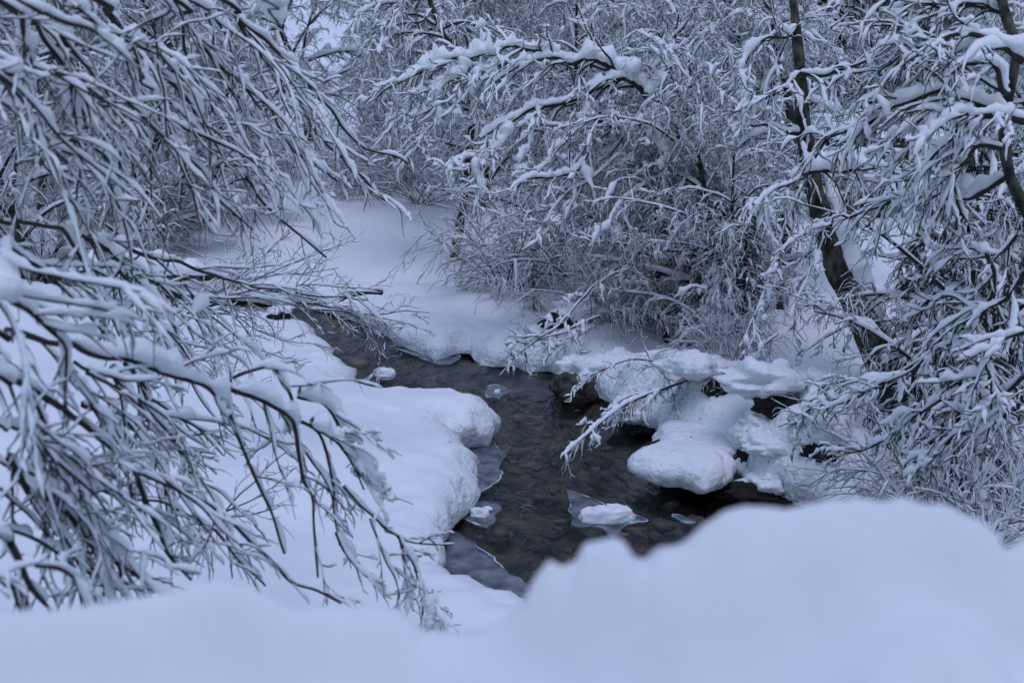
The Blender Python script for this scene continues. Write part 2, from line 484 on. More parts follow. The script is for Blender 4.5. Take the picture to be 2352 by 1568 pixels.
boulder('brown boulder at the far water edge under a rounded snow pillow', (1338, 900, 140, 74, 0.6), [(1350, 856, 130, 50, 0.6), (1410, 848, 160, 70, 0.6), (1420, 905, 90, 60, 0.8)], 1)
boulder('dark narrow rock in the gap right of the overhanging snow slab', (1712, 1075, 40, 100, 0.8), [(1722, 1000, 90, 50, 0.8), (1700, 1075, 30, 40, 1)], 3, ROCKSHADE)  # here and in the holes below, near-black blobs stand for shade
boulder('dark wet rock showing in a hole in the snow near the foreground mound', (1805, 1072, 76, 34, 0.6), [(1775, 1030, 130, 56, 0.7), (1860, 1050, 90, 50, 0.8), (1800, 1108, 150, 46, 0.7)], 4, ROCKSHADE)
boulder('dark rock in the hollow below the snow bank left of the leaning trunk', (1795, 940, 112, 46, 0.5), [(1770, 885, 200, 70, 0.8), (1880, 915, 100, 90, 0.8), (1760, 990, 110, 60, .8)], 5, ROCKSHADE)
boulder('dark rock in the hole beneath the shrub on the far bank', (1287, 744, 90, 40, 0.6), [(1330, 716, 120, 36, 0.8), (1250, 765, 80, 24, .8)], 6, ROCKSHADE)
boulder('dark rock below the spruces at the far bank', (1655, 900, 70, 60, 0.6), [(1655, 935, 90, 40, .7), (1600, 850, 150, 50, 0.8), (1700, 880, 70, 60, .8)], 7, ROCKSHADE)
boulder('low dark rock at the right water edge close to the foreground mound', (1735, 1145, 150, 46, 0.5), [(1790, 1120, 130, 50, 0.8)], 8, ROCKSHADE)
boulder('rounded snow covered boulder under the right hand twigs', (1912, 1045, 120, 70, 0.8), [(1905, 985, 165, 120, 0.8)], 9, ROCKSHADE)
boulder('small dark stone left of the water bend beneath the bare twigs', (640, 728, 44, 22, 0.8), [(640, 716, 60, 14, 0.9)], 10, ROCKSHADE)
boulder('dark hollow stone behind the overhanging slab at the water', (1500, 990, 90, 26, 0.6), [(1455, 955, 120, 60, 0.7)], 11, ROCKSHADE)
def pillow(pts, z0, H, under, label):
    P2 = np.array([on(x, y, z0) for x, y in pts]); n = 120
    loop = spline(np.vstack([P2, P2[:1]]), n + 1)[:-1]; c = loop.mean(0)
    base = np.array([c[0], c[1], 0]); t = thing('boulder', base, label, 'boulder')
    rings = []
    for s, zz in ((0.72, -under), (0.9, -under * 0.75), (0.98, -under * 0.35), (1.0, 0.0), (0.97, H * 0.4), (0.9, H * 0.66), (0.78, H * 0.84), (0.6, H * 0.95), (0.4, H), (0.2, H), (0.02, H)):
        q = loop * s + c * (1 - s); q[:, 2] = z0 + zz; rings.append(q)
    V = np.concatenate(rings); d = norm(V - c)
    V = V + (0.09 * fbm(V * 5, 4, 14) + 0.03 * vn(V * 14, 3))[:, None] * d * np.repeat(np.array([.3, .7, 1, 1, 1, .9, .6, .4, .3, .2, .1]), n)[:, None]
    j = np.arange(n); j2 = (j + 1) % n
    F = np.concatenate([np.stack([r * n + j, r * n + j2, (r + 1) * n + j2, (r + 1) * n + j], -1) for r in range(len(rings) - 1)])
    obj('snow_cap', V, F, SNOWL, t, base)
    V, F = blob(c + (0.15, 0.25, -0.1), (0.5, 0.4, 0.22), 0.4, 1.8, 5, 0.9); obj('rock', V, F, ROCKSHADE, t, base)
pillow([(1436, 1073), (1462, 1062), (1490, 1050), (1510, 1030), (1505, 1002), (1545, 985), (1620, 985), (1680, 1005), (1697, 1050), (1690, 1085), (1650, 1108), (1610, 1116), (1560, 1100), (1500, 1092), (1460, 1082)], 0.24, 0.20, 0.16,
       'overhanging slab of snow on a dark rock, pointing left over the creek')

def plate(pts, z, label, cat_, thick=0.025, rim=0.009, snow=None, name='ice_floe', group=None):
    P2 = np.array([on(x, y, z) for x, y in pts])
    n = 96
    loop = spline(np.vstack([P2, P2[:1]]), n + 1)[:-1]
    loop[:, :2] += 0.035 * np.c_[fbm(loop * 7, 3, 3), fbm(loop * 7, 3, 8)]
    c = loop.mean(0); base = np.array([c[0], c[1], 0.0])
    t = thing(name, base, label, cat_, group)
    rings = [loop * s + c * (1 - s) for s in (1, 0.8, 0.6, 0.4, 0.2, 0.02)]
    top = np.concatenate(rings); top[:, 2] = z + 0.006 * fbm(top * 6, 2, 4)
    bot = top.copy(); bot[:, 2] -= thick
    nr = len(rings); F = []
    j = np.arange(n); j2 = (j + 1) % n
    for r in range(nr - 1):
        F.append(np.stack([r * n + j, r * n + j2, (r + 1) * n + j2, (r + 1) * n + j], -1))
        o_ = nr * n
        F.append(np.stack([o_ + r * n + j, o_ + (r + 1) * n + j, o_ + (r + 1) * n + j2, o_ + r * n + j2], -1))
    F.append(np.stack([j, nr * n + j, nr * n + j2, j2], -1))
    obj('ice_sheet', np.concatenate([top, bot]), np.concatenate(F), ICE, t, base)
    if rim:
        P = np.vstack([loop, loop[:1]])[None] + (0, 0, 0.004)
        rr = rim * np.clip(0.25 + 1.2 * fbm(P * 6, 3, 6), 0.05, 2.2)
        V, F = tubes(P, rr, 6)
        obj('frost_rim', V, F, FROST, t, base)
    if snow:
        for k, (x, y, wd, h, tf) in enumerate(snow):
            cc = on(x, y + h * 0.5, z); d = np.dot(cc - C0, FW); kk = d / FPX
            V, F = blob(cc + (0, wd * kk * 0.5 * tf, 0.0), (wd * kk * 0.5, wd * kk * 0.5 * tf, h * kk * 0.72), 0.20, 2.2, 90 + k + int(x), 0.1, pw=0.72)
            V = V + 0.02 * fbm(V * 10, 3, 9)[:, None] * norm(V - cc)
            obj('snow_lump', V, F, SNOW, t, base)
    return t
plate([(1085, 985), (1115, 1000), (1140, 1020), (1157, 1040), (1150, 1070), (1157, 1090), (1140, 1112), (1110, 1125), (1070, 1150), (1040, 1160), (1030, 1130), (1060, 1050)], 0.02,
      'grey ice shelf along the left bank below the snow overhang', 'ice shelf', name='ice_shelf')
plate([(1015, 1275), (1040, 1225), (1075, 1240), (1110, 1262), (1150, 1295), (1185, 1325), (1220, 1350), (1230, 1385), (1150, 1380), (1050, 1330)], 0.02,
      'large dark ice shelf with a white cracked edge near the bottom of the creek', 'ice shelf', name='ice_shelf')
plate([(1068, 1190), (1085, 1160), (1115, 1152), (1145, 1160), (1143, 1180), (1130, 1200), (1105, 1205), (1085, 1202)], 0.02,
      'small ice floe with a little snow beside the left bank', 'ice floe', snow=[(1100, 1177, 46, 20, 0.6), (1122, 1168, 20, 8, 0.8)])
plate([(1307, 1125), (1345, 1138), (1400, 1160), (1450, 1180), (1480, 1195), (1440, 1205), (1425, 1222), (1405, 1232), (1385, 1210), (1350, 1208), (1315, 1205), (1308, 1180), (1312, 1150)], 0.02,
      'clear ice floe carrying a block of snow in midstream', 'ice floe', snow=[(1395, 1178, 118, 50, 0.42), (1430, 1186, 60, 26, 0.6)])
plate([(1113, 903), (1119, 892), (1128, 884), (1146, 884), (1160, 890), (1173, 898), (1173, 900), (1152, 907), (1146, 914), (1134, 910), (1118, 911)], 0.03,
      'thin triangular ice floe off the tip of the snow overhang', 'ice floe', snow=[(1142, 898, 14, 10, 0.8)])
plate([(860, 862), (866, 848), (885, 842), (905, 850), (902, 866), (880, 872)], 0.06,
      'white lump of ice in the rapids at the creek bend', 'ice floe', snow=[(883, 854, 44, 22, 0.6)])
plate([(1545, 1180), (1560, 1183), (1592, 1196), (1588, 1200), (1560, 1194)], 0.02, 'thin white sliver of ice floating right of midstream', 'ice floe')
plate([(895, 796), (930, 806), (990, 830), (1030, 834), (1050, 826), (1050, 815), (990, 815), (930, 795)], 0.03,
      'narrow ice ledge below the snow on the far bank', 'ice shelf', name='ice_shelf')
plate([(1480, 1120), (1500, 1112), (1520, 1122), (1505, 1130)], 0.02, 'small icy stone left below the overhanging slab', 'ice floe')

# ------------------------------------------------------------------ foreground snow heap
def fg_snow():
    prof = [(-900, 1445), (-400, 1440), (0, 1402), (120, 1395), (250, 1378), (360, 1362), (440, 1338), (510, 1330), (570, 1340), (620, 1360), (670, 1388), (760, 1392), (850, 1384), (910, 1398),
            (945, 1420), (975, 1452), (1030, 1450), (1100, 1446), (1160, 1420), (1205, 1370), (1235, 1315), (1262, 1285), (1292, 1296), (1322, 1288), (1342, 1246), (1372, 1236), (1412, 1230),
            (1436, 1244), (1456, 1282), (1488, 1286), (1512, 1256), (1575, 1240), (1620, 1205), (1668, 1166), (1720, 1160), (1770, 1166), (1840, 1156), (1900, 1142), (1990, 1140),
            (2090, 1146), (2180, 1164), (2250, 1195), (2292, 1226), (2306, 1262), (2316, 1262), (2352, 1235), (2420, 1228), (2800, 1260), (3300, 1280)]
    px = np.array([p[0] for p in prof], float); py = np.array([p[1] for p in prof], float)
    nx, ny = 380, 110
    u = np.concatenate([np.linspace(-4400, -320, 35), np.linspace(-300, 2700, nx - 70), np.linspace(2720, 6800, 35)]); v = np.linspace(0, 1, ny)
    dep = 1.42
    cy = np.interp(u, px, py)
    cy = cy + 5 * vn(np.stack([u / 45, 0 * u, 0 * u], -1), 3) + 3 * vn(np.stack([u / 18, 0 * u, 0 * u], -1), 7)
    crest = np.array([at(a, b, dep) for a, b in zip(u, cy)])
    # rows run from the near foot over the crest to the far foot
    Yoff = np.interp(v, [0, 0.12, 0.7, 0.85, 1], [-1.05, -0.5, 0.0, 0.22, 0.55])
    X = np.repeat(crest[:, 0][None], ny, 0)
    Y = crest[:, 1][None] + Yoff[:, None]
    drop = np.where(Yoff < 0, 0.30 * np.abs(Yoff) ** 1.35 + 0.15 * sstep(-0.55, -1.0, Yoff), 2.3 * np.maximum(Yoff, 0) ** 1.5)
    Z = crest[:, 2][None] - drop[:, None]
    # crest profile softens away from the rim
    sm = np.convolve(np.pad(crest[:, 2], 30, mode='edge'), np.hanning(61) / np.hanning(61).sum(), 'valid')
    wgt = (1 - np.exp(-(Yoff / 0.055) ** 2))[:, None]
    Z = Z + wgt * (sm - crest[:, 2])[None]
    q = np.stack([X, Y, 0 * X], -1)
    Z = Z + wgt * (0.06 * fbm(q * 2.6, 2, 5) + 0.055 * fbm(q * np.array([6, 9, 1]), 2, 28) + 0.018 * vn(q * 17, 8)) - 0.10 * wgt
    Z[0] = 2.2; Z[-1] = 1.2
    V = np.stack([X, Y, Z], -1).reshape(-1, 3)
    i = np.arange(ny - 1)[:, None] * nx + np.arange(nx - 1)[None]
    return V, np.stack([i, i + 1, i + nx + 1, i + nx], -1).reshape(-1, 4)
V, F = fg_snow()
SNOWH = noise_mat('shaded_heap_snow', (0.69, 0.72, 0.78), (0.77, 0.79, 0.83), 3, 0.75, 0.2, 20, 0.02)  # snow colour darkened to stand in for shade from things behind the camera
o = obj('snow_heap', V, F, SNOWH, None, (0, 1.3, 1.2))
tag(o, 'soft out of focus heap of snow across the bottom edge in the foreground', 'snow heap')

# ------------------------------------------------------------------ template trees
def hash_B(rng, N, K, b, lo=0.2, hi=1.2):
    B = rng.uniform(lo, hi, (N, K)) * b * rng.choice([0.35, 0.9, 1.2, 1.9], (N, 1), p=[.22, .38, .28, .12])
    B[rng.random((N, K)) < 0.10] *= 2.0
    B[:, 1:-1] = 0.25 * B[:, :-2] + 0.5 * B[:, 1:-1] + 0.25 * B[:, 2:]
    return B
def weeping_tree(seed, H, nl, n2, n3, spread=0.38, sb=0.034, label='', name='birch_tree', tw=0.005):
    rng = np.random.default_rng(seed)
    t = thing(name, (0, 0, 0), label, 'tree')
    K0 = 14
    P0 = grow(rng, np.zeros((1, 3)), np.array([[rng.normal(0, .12), rng.normal(0, .12), 1]]), np.array([H]), K0, 0.0, 0.05)
    R0 = tap(np.array([H * 0.014 + 0.02]), 0.15, K0)
    V, F = tubes(P0, R0, 9); obj('trunk', V, F, TRUNK, t)
    S, D, r, tt = kids(rng, P0, R0, nl, 0.10, 0.98, 0.95, 0.22)
    D = norm(D + ZV * 0.25)
    L = H * spread * (1.15 - 0.55 * tt) * rng.uniform(0.7, 1.3, len(tt))
    K1 = 12
    P1 = grow(rng, S, D, L, K1, rng.uniform(0.5, 1.6, len(S)), 0.09)
    R1 = tap(np.minimum(r * 0.6, 0.045), 0.25, K1)
    S, D, r, tt = kids(rng, P1, R1, n2, 0.15, 1.0, 0.7, 0.3)
    K2 = 8
    P2 = grow(rng, S, D, rng.uniform(0.5, 1.25, len(S)) * H * 0.12, K2, rng.uniform(0.0, 2.2, len(S)), 0.22)
    R2 = tap(np.clip(r * 0.6, 0.008, 0.016), 0.45, K2)
    S, D, r, tt = kids(rng, P2, R2, n3, 0.1, 1.0, 0.75, 0.35)
    K3 = 7
    P3 = grow(rng, S, D, rng.uniform(0.3, 1.2, len(S)) * 0.07 * H, K3, rng.uniform(-0.3, 2.6, len(S)), 0.36)
    R3 = tap(np.full(len(S), tw), 0.6, K3)
    S4, D4, r4, t4 = kids(rng, P3, R3, 2, 0.2, 0.95, 0.8, 0.35)
    P4 = grow(rng, S4, D4, rng.uniform(0.08, 0.25, len(S4)), 3, rng.uniform(0, 1.5, len(S4)), 0.25)
    R4 = tap(np.full(len(S4), tw * .8), 0.7, 3)
    V, F = cat([tubes(P1, R1, 6), tubes(P2, R2, 4)]); obj('branches', V, F, BARK, t, kind='stuff')
    V, F = cat([tubes(P3, R3, 3), tubes(P4, R4, 3)]); obj('twigs', V, F, BARK, t, kind='stuff')
    b4 = hash_B(rng, *R4.shape, sb * .5)
    b1 = hash_B(rng, *R1.shape, sb * 2.0); b2 = hash_B(rng, *R2.shape, sb * 1.5); b3 = hash_B(rng, *R3.shape, sb * .8) * rng.uniform(0.3, 1.7, R3.shape)
    b2 = b2 * rng.uniform(0.5, 1.5, R2.shape)
    # a few heavy clumps
    cl = rng.random(len(b2)) < 0.10; b2[cl] *= 1.8
    V, F = cat([snowtubes(P1, R1, b1, 6), snowtubes(P2, R2, b2, 5), snowtubes(P3, R3, b3, 3, wide=0.95), snowtubes(P4, R4, b4, 3, wide=0.9)])
    obj('snow_load', V, F, SNOW, t, kind='stuff')
    return t
def bush(seed, H, ns, n2, n3, sb=0.018, label='', lean=(0, 0, 0), tw=0.005):
    rng = np.random.default_rng(seed)
    t = thing('shrub', (0, 0, 0), label, 'shrub')
    az = rng.random(ns) * 2 * math.pi; el = rng.uniform(0.35, 1.35, ns)
    D = np.stack([np.cos(az) * np.cos(el), np.sin(az) * np.cos(el), np.sin(el)], -1) + np.asarray(lean)
    K1 = 12
    P1 = grow(rng, rng.normal(0, 0.05 * H, (ns, 3)) * (1, 1, 0), D, rng.uniform(0.7, 1.25, ns) * H, K1, rng.uniform(0.3, 1.5, ns), 0.08)
    R1 = tap(rng.uniform(0.010, 0.022, ns), 0.3, K1)
    S, D, r, tt = kids(rng, P1, R1, n2, 0.2, 1.0, 0.55, 0.25)
    P2 = grow(rng, S, D, rng.uniform(0.18, 0.5, len(S)) * H, 7, rng.uniform(0.2, 1.4, len(S)), 0.1)
    R2 = tap(np.clip(r * 0.6, 0.006, 0.012), 0.5, 7)
    S, D, r, tt = kids(rng, P2, R2, n3, 0.1, 1.0, 0.6, 0.3)
    P3 = grow(rng, S, D, rng.uniform(0.08, 0.24, len(S)) * H, 5, rng.uniform(-0.2, 1.4, len(S)), 0.22)
    R3 = tap(np.full(len(S), tw), 0.6, 5)
    V, F = tubes(P1, R1, 6); obj('stems', V, F, BARK, t, kind='stuff')
    V, F = cat([tubes(P2, R2, 4), tubes(P3, R3, 3)]); obj('twigs', V, F, BARK, t, kind='stuff')
    V, F = cat([snowtubes(P1, R1, hash_B(rng, *R1.shape, sb * 1.5), 6), snowtubes(P2, R2, hash_B(rng, *R2.shape, sb * 1.3), 5), snowtubes(P3, R3, hash_B(rng, *R3.shape, sb, 0.0, 1.3), 3)])
    obj('snow_load', V, F, SNOW, t, kind='stuff')
    return t
def spruce(seed, H, label='', load=1.0):
    rng = np.random.default_rng(seed)
    t = thing('spruce_tree', (0, 0, 0), label, 'tree')
    P0 = np.linspace((0, 0, 0), (0, 0, H), 10)[None]; R0 = tap(np.array([H * 0.018]), 0.1, 10)
    V, F = tubes(P0, R0, 8); obj('trunk', V, F, TRUNK, t)
    nb = int(H * 20)
    tt = (np.arange(nb) + rng.random(nb)) / nb * 0.95 + 0.03
    az = rng.random(nb) * 2 * math.pi
    S = np.stack([0 * tt, 0 * tt, tt * H], -1); D = np.stack([np.cos(az), np.sin(az), 0.25 - 0.5 * (1 - tt)], -1)
    L = H * 0.26 * (1.05 - tt) ** 0.8 * rng.uniform(0.75, 1.2, nb)
    P1 = grow(rng, S, D, L, 9, 0.9, 0.05); R1 = tap(np.full(nb, 0.016), 0.3, 9)
    S, D, r, q = kids(rng, P1, R1, 9, 0.15, 1.0, 0.8, 0.25)
    P2 = grow(rng, S, D, rng.uniform(0.12, 0.4, len(S)), 5, rng.uniform(0.8, 2.4, len(S)), 0.08); R2 = tap(np.full(len(S), 0.006), 0.5, 5)
    V, F = cat([tubes(P1, R1, 5), tubes(P2, R2, 3)]); obj('boughs', V, F, BARK, t, kind='stuff')
    # needles: little blades round the twigs
    S, D, r, q = kids(rng, P2, R2, 30, 0.0, 1.0, 0.75, 0.25)
    ln = rng.uniform(0.04, 0.085, len(S))[:, None]; D = norm(D - 0.35 * ZV)
    sd = norm(np.cross(D, rng.normal(size=D.shape))) * 0.009
    a = S - sd; b = S + sd; c = S + D * ln
    V = np.stack([a, b, c], 1).reshape(-1, 3); F = np.arange(len(V)).reshape(-1, 3)
    obj('needles', V, F, NEEDLE, t, kind='stuff', smooth=False)
    b1 = hash_B(rng, *R1.shape, 0.042) * rng.uniform(.2, 1.6, R1.shape); b2 = hash_B(rng, *R2.shape, 0.028, 0.0, 1.4)
    b2[rng.random(len(b2)) < 0.72] *= 0.05
    b1 *= load; b2 *= load
    V, F = cat([snowtubes(P1, R1, b1, 6, wide=1.3), snowtubes(P2, R2, b2, 5, wide=1.1)])
    obj('snow_load', V, F, SNOW, t, kind='stuff')
    return t
LT = 'snow laden birch in the tangled thicket '
TA = weeping_tree(101, 9.5, 28, 9, 10)
TB = weeping_tree(102, 8.0, 25, 9, 11, spread=0.45)
TC = weeping_tree(103, 6.0, 23, 9, 10, spread=0.5, sb=0.027)
SA = spruce(201, 6.0)
SB = spruce(202, 5.0, load=0.45)
BA = bush(301, 2.2, 22, 8, 6, sb=0.014)
BB = bush(302, 2.6, 20, 8, 6, sb=0.015)
rng = np.random.default_rng(55)
USED = {}
def put(tpl, x, d, rz, sc, label, group=None, sink=0.05, y=None):
    p = at(x, 600 if y is None else y, d)
    X, Y = p[0], p[1]
    loc = (X, Y, ground(X, Y) - sink)
    if tpl.name not in USED:
        USED[tpl.name] = 1
        tpl.location = loc; tpl.rotation_euler = (0, 0, rz); tpl.scale = (sc,) * 3; tpl['label'] = label
        if group: tpl['group'] = group
        return tpl
    o = dup(tpl, loc, rz, sc, label, group)
    if not group and 'group' in o: del o['group']
    return o
# background thicket, rows at growing distance
for d, x0, x1, st, tpls, sc in ((27, -150, 650, 190, (TC, TB), 0.8), (32, -100, 2450, 230, (TB, TA, TC), 0.95), (40, -120, 2450, 200, (TA, TB), 1.0), (52, -60, 2420, 190, (TB, TA), 1.25)):
    x = x0
    while x < x1:
        dd = d + rng.uniform(-2.5, 2.5); tp = tpls[rng.integers(len(tpls))]
        where = ('behind the drooping left hand branches', 'left') if x < 640 else (('in the centre beyond the snow slope', 'centre') if x < 1500 else ('at the upper right behind the shelter', 'right'))
        if not (d < 36 and 1760 < x < 2250) and not (d < 45 and 660 < x < 850) and not (d < 36 and 600 < x < 1050):
            put(tp, x + rng.uniform(-50, 50), dd, rng.uniform(0, 6.28), sc * rng.uniform(0.85, 1.15), LT + where[0], 'birches of the ' + where[1] + ' thicket')
        x += st * rng.uniform(0.8, 1.2)

# more of the planted trees, one by one
def hide_free(label):
    return label
put(SA, 2235, 10.0, 0.4, 0.56, 'dark spruce under heavy snow at the lower right edge')
put(SA, 2120, 11.6, 2.0, 0.42, 'small dark spruce behind the right hand twigs, beside the leaning trunk')
put(SA, 1652, 15.2, 1.0, 0.38, 'dark drooping spruce above the rocks on the far bank, right of centre')
put(SA, 1470, 18.6, 4.0, 0.40, 'small spruce low on the far bank above the brown boulder')
put(SA, 1712, 15.0, 5.1, 0.36, 'snowy spruce between the dark spruce and the leaning trunk')
put(SA, 1225, 19.5, 0.9, 0.20, 'little spruce sapling beside the fan shaped shrub')
put(SA, 1610, 25.0, 3.3, 1.15, 'tall dark spruce behind the arching branch at the upper right')
put(SA, 2060, 38.0, 3.9, 1.6, 'tall dark spruce rising behind the shelter roof')
put(SA, 1900, 36.0, 1.9, 1.4, 'dark spruce left behind the shelter roof')
put(SA, 430, 27.0, 1.3, 0.75, 'dark spruce at the foot of the left thicket')
put(SA, 200, 27.5, 0.3, 0.7, 'dark spruce far left behind the fallen log')
put(SB, 1610, 16.8, 1.0, 0.46, 'almost black spruce deep in the far bank thicket, right of centre')
put(SB, 1700, 16.0, 2.0, 0.44, 'almost black spruce behind the drooping spruce on the far bank')
put(SB, 1500, 19.0, 3.0, 0.5, 'almost black spruce behind the arching tree at centre')
put(SB, 2190, 11.6, 0.4, 0.50, 'almost black spruce at the lower right, left of the snow laden spruce')
put(SB, 2300, 12.4, 5.0, 0.66, 'almost black spruce at the right edge behind the near tree')
put(SB, 440, 29.0, 4.0, 0.7, 'almost black spruce at the foot of the left thicket beside the slope')
put(BA, 1175, 21.5, 0.2, 0.95, 'fan shaped bare shrub with thin frosted stems on the far snow slope')
put(BB, 1330, 20.5, 1.2, 0.9, 'dense frosted shrub behind the hole in the far bank')
put(TC, 1640, 15.9, 0.8, 0.55, 'low weeping birch drooping over the dark rocks below the spruces')
put(BB, 900, 34.0, 3.9, 1.0, 'frosted shrub at the top left of the snow slope')
put(BA, 330, 25.0, 4.6, 0.9, 'frosted shrub on the left behind the fallen log')
put(BB, 470, 28.5, 5.3, 0.8, 'frosted shrub left of the bare snow slope')
put(BA, 100, 24.0, 1.1, 1.0, 'frosted shrub at the left edge behind the fallen log')
put(BB, 2180, 9.4, 0.6, 0.55, 'snowy shrub in front of the lower right spruce', y=1000)
put(BA, 2310, 8.0, 1.6, 0.62, 'snowy shrub at the right edge below the thick trunk', y=1000)
put(BA, 1700, 13.2, 3.4, 0.30, 'tiny frosted shrub over the rock hollow')
put(TC, 1540, 17.0, 4.1, 0.5, 'low weeping birch drooping over the snow left of the dark rocks')
put(BA, 1640, 13.6, 2.2, 0.28, 'tiny frosted shrub above the overhanging snow slab')
put(BB, 1400, 17.4, 0.3, 0.50, 'frosted shrub just above the brown boulder')
put(BA, 850, 31.5, 1.0, 1.05, 'frosted shrub at the top middle of the bare snow slope')
put(BB, 960, 29.5, 2.0, 0.95, 'frosted shrub at the top right of the bare snow slope')
put(TC, 930, 34.0, 2.0, 0.8, 'small weeping birch behind the top of the bare snow slope')
put(TC, 1270, 23.0, 1.0, 0.95, 'weeping snow laden birch behind the fan shaped shrub')
put(TC, 1430, 20.0, 2.1, 0.85, 'weeping snow laden birch under the highest snow arch')
put(TB, 1600, 21.0, 3.3, 0.75, 'weeping snow laden birch right behind the arching limb')
put(TC, 1560, 18.4, 4.4, 0.62, 'low weeping birch in front of the far bank spruces')
put(TC, 1680, 17.0, 5.2, 0.72, 'weeping birch left of the leaning trunk')
put(TB, 1790, 22.5, 0.5, 0.85, 'tall birch behind the two upright trunks at the upper right')
put(TC, 1110, 29.0, 0.1, 1.0, 'weeping birch at the top of the far slope, right of the pale gap')
put(TC, 2290, 10.5, 2.4, 0.72, 'snow laden birch crown filling the right edge behind the trunk')
put(TC, 2330, 15.0, 0.4, 0.8, 'snow laden birch at the right edge behind the spruce')
put(TB, 60, 22.0, 1.4, 0.8, 'weeping birch at the left edge beyond the fallen log')
put(TC, 330, 23.5, 3.1, 0.8, 'weeping birch right behind the fallen log')

# ------------------------------------------------------------------ traced trees
OFF = {'a': (0, 0), 'b': (775.2, 0), 'c': (1548, 0), 'd': (0, 516.8), 'e': (775.2, 516.8), 'f': (1548, 516.8), 'g': (0, 1033.6), 'h': (775.2, 1033.6), 'i': (1548, 1033.6)}
def trace(reg, pts, d0, d1):
    n = len(pts); out = []
    for k, p in enumerate(pts):
        x, y = p[0], p[1]
        if reg in OFF:
            x = OFF[reg][0] + x * 0.3418; y = OFF[reg][1] + y * 0.3418
        out.append(at(x, y, d0 + (d1 - d0) * k / (n - 1)))
    return np.array(out)
hrng = np.random.default_rng(99)
PTS = {}
def limb(root, W, r0, r1, sb, n2=0, l2=0.5, n3=5, grav2=0.8, name='branch', S=7, mat=BARK, bias=None, bw=0.0, gap=-0.35, rough=0.24, twr=0.0036, sbt=None, freq=30., am=0.55, l3=0.4, wob=0.012, wig=(0.16, 0.30), smin=0.0):
    """one traced branch with its snow and its twigs as sub-parts"""
    rng = hrng; base = np.array(root.location)
    L = np.linalg.norm(np.diff(W, axis=0), axis=1).sum()
    K = int(np.clip(L / max(0.03, r0 * 1.2), 20, 110))
    P = spline(W, K)[None]
    P = P + wob * np.stack([vn(P * 4, 1), vn(P * 4, 2), vn(P * 4, 3)], -1)
    PTS.setdefault(root.name, []).append(P[0])
    tt = np.linspace(0, 1, K)[None]
    R = r0 + (r1 - r0) * tt
    R = R * (1 + 0.12 * vn(P * 12, 7))
    V, F = tubes(P, R, S); br = obj(name, V, F, mat, root, base)
    sn = []
    n = fbm(P * (1.1 / max(sb, 0.02)) * 0.14, 3, int(rng.integers(999))) 
    n2_ = fbm(P * 9, 2, int(rng.integers(999)))
    B = sb * (1 - 0.35 * tt) * np.clip(0.75 + 0.62 * n + 0.25 * n2_ + 0.6 * sstep(0.45, 0.8, n), smin, 3) * sstep(gap - 0.12, gap + 0.12, n)
    B = B * rng.uniform(0.72, 1.28, B.shape)
    sn.append(snowtubes(P, R, np.maximum(B, 1e-4), S + 2, rough=rough, freq=freq, seed=3))
    tw = []
    if n2:
        S2, D2, rr, t2 = kids(rng, P, R, n2, 0.08, 0.98, am, 0.3, bias, bw)
        L2 = l2 * rng.uniform(0.45, 1.25, len(S2)) * (1.1 - 0.55 * t2)
        P2 = grow(rng, S2, D2, L2, 10, rng.uniform(-0.1, 1.0, len(S2)) * grav2 * 1.2, wig[0])
        R2 = tap(np.clip(rr * 0.55, twr * 1.1, 0.02), 0.4, 10)
        tw.append(tubes(P2, R2, 4))
        s2 = (sbt or sb * 0.62)
        nn = fbm(P2 * 0.16 / max(s2, 0.012), 2, 77)
        nn = nn + rng.normal(0, .25, (len(P2), 1))
        B2 = s2 * np.clip(0.62 + 1.0 * nn, 0.02, 2.6) * rng.uniform(0.5, 1.5, R2.shape)
        sn.append(snowtubes(P2, R2, B2, 5, rough=rough, freq=freq * 1.3, seed=5))
        if n3:
            S3, D3, rr, t3 = kids(rng, P2, R2, n3, 0.12, 1.0, 0.6, 0.25, bias, bw * 0.5)
            P3 = grow(rng, S3, D3, l2 * l3 * rng.uniform(0.3, 1.1, len(S3)), 6, rng.uniform(-0.4, 1.0, len(S3)) * grav2 * 1.2, wig[1])
            R3 = tap(np.full(len(S3), twr), 0.55, 6)
            tw.append(tubes(P3, R3, 3))
            nn = fbm(P3 * 0.2 / max(s2, 0.012), 2, 79)
            nn = nn + rng.normal(0, .3, (len(P3), 1))
            B3 = s2 * 0.66 * np.clip(0.5 + 1.1 * nn, 0.02, 2.4) * rng.uniform(0.4, 1.6, R3.shape)
            sn.append(snowtubes(P3, R3, B3, 4, rough=rough * 0.7, freq=freq * 1.5, seed=6))
        V, F = cat(tw); obj('twigs', V, F, BARK, br, base, kind='stuff')
    V, F = cat(sn); obj('snow', V, F, SNOW, br, base)
    return br
def link(W, trunk_xy, dz=0.5):
    s = W[0]
    p = np.array([trunk_xy[0], trunk_xy[1], s[2] + dz])
    return np.vstack([p, 0.5 * (p + s) + (0, 0, 0.12), W])
def trunk_part(root, W, r0, r1, S=14, mat=TRUNK, amp=0.18):
    K = 60
    P = spline(W, K)[None]; R = np.linspace(r0, r1, K)[None]
    V, F = tubes(P, R, S)
    c = np.repeat(P[0], S, 0)
    V = c + (V - c) * (1 + amp * fbm(V * 6 * 0.1 / max(r0, .03), 3, 12))[:, None]
    return obj('trunk', V, F, mat, root, np.array(root.location))

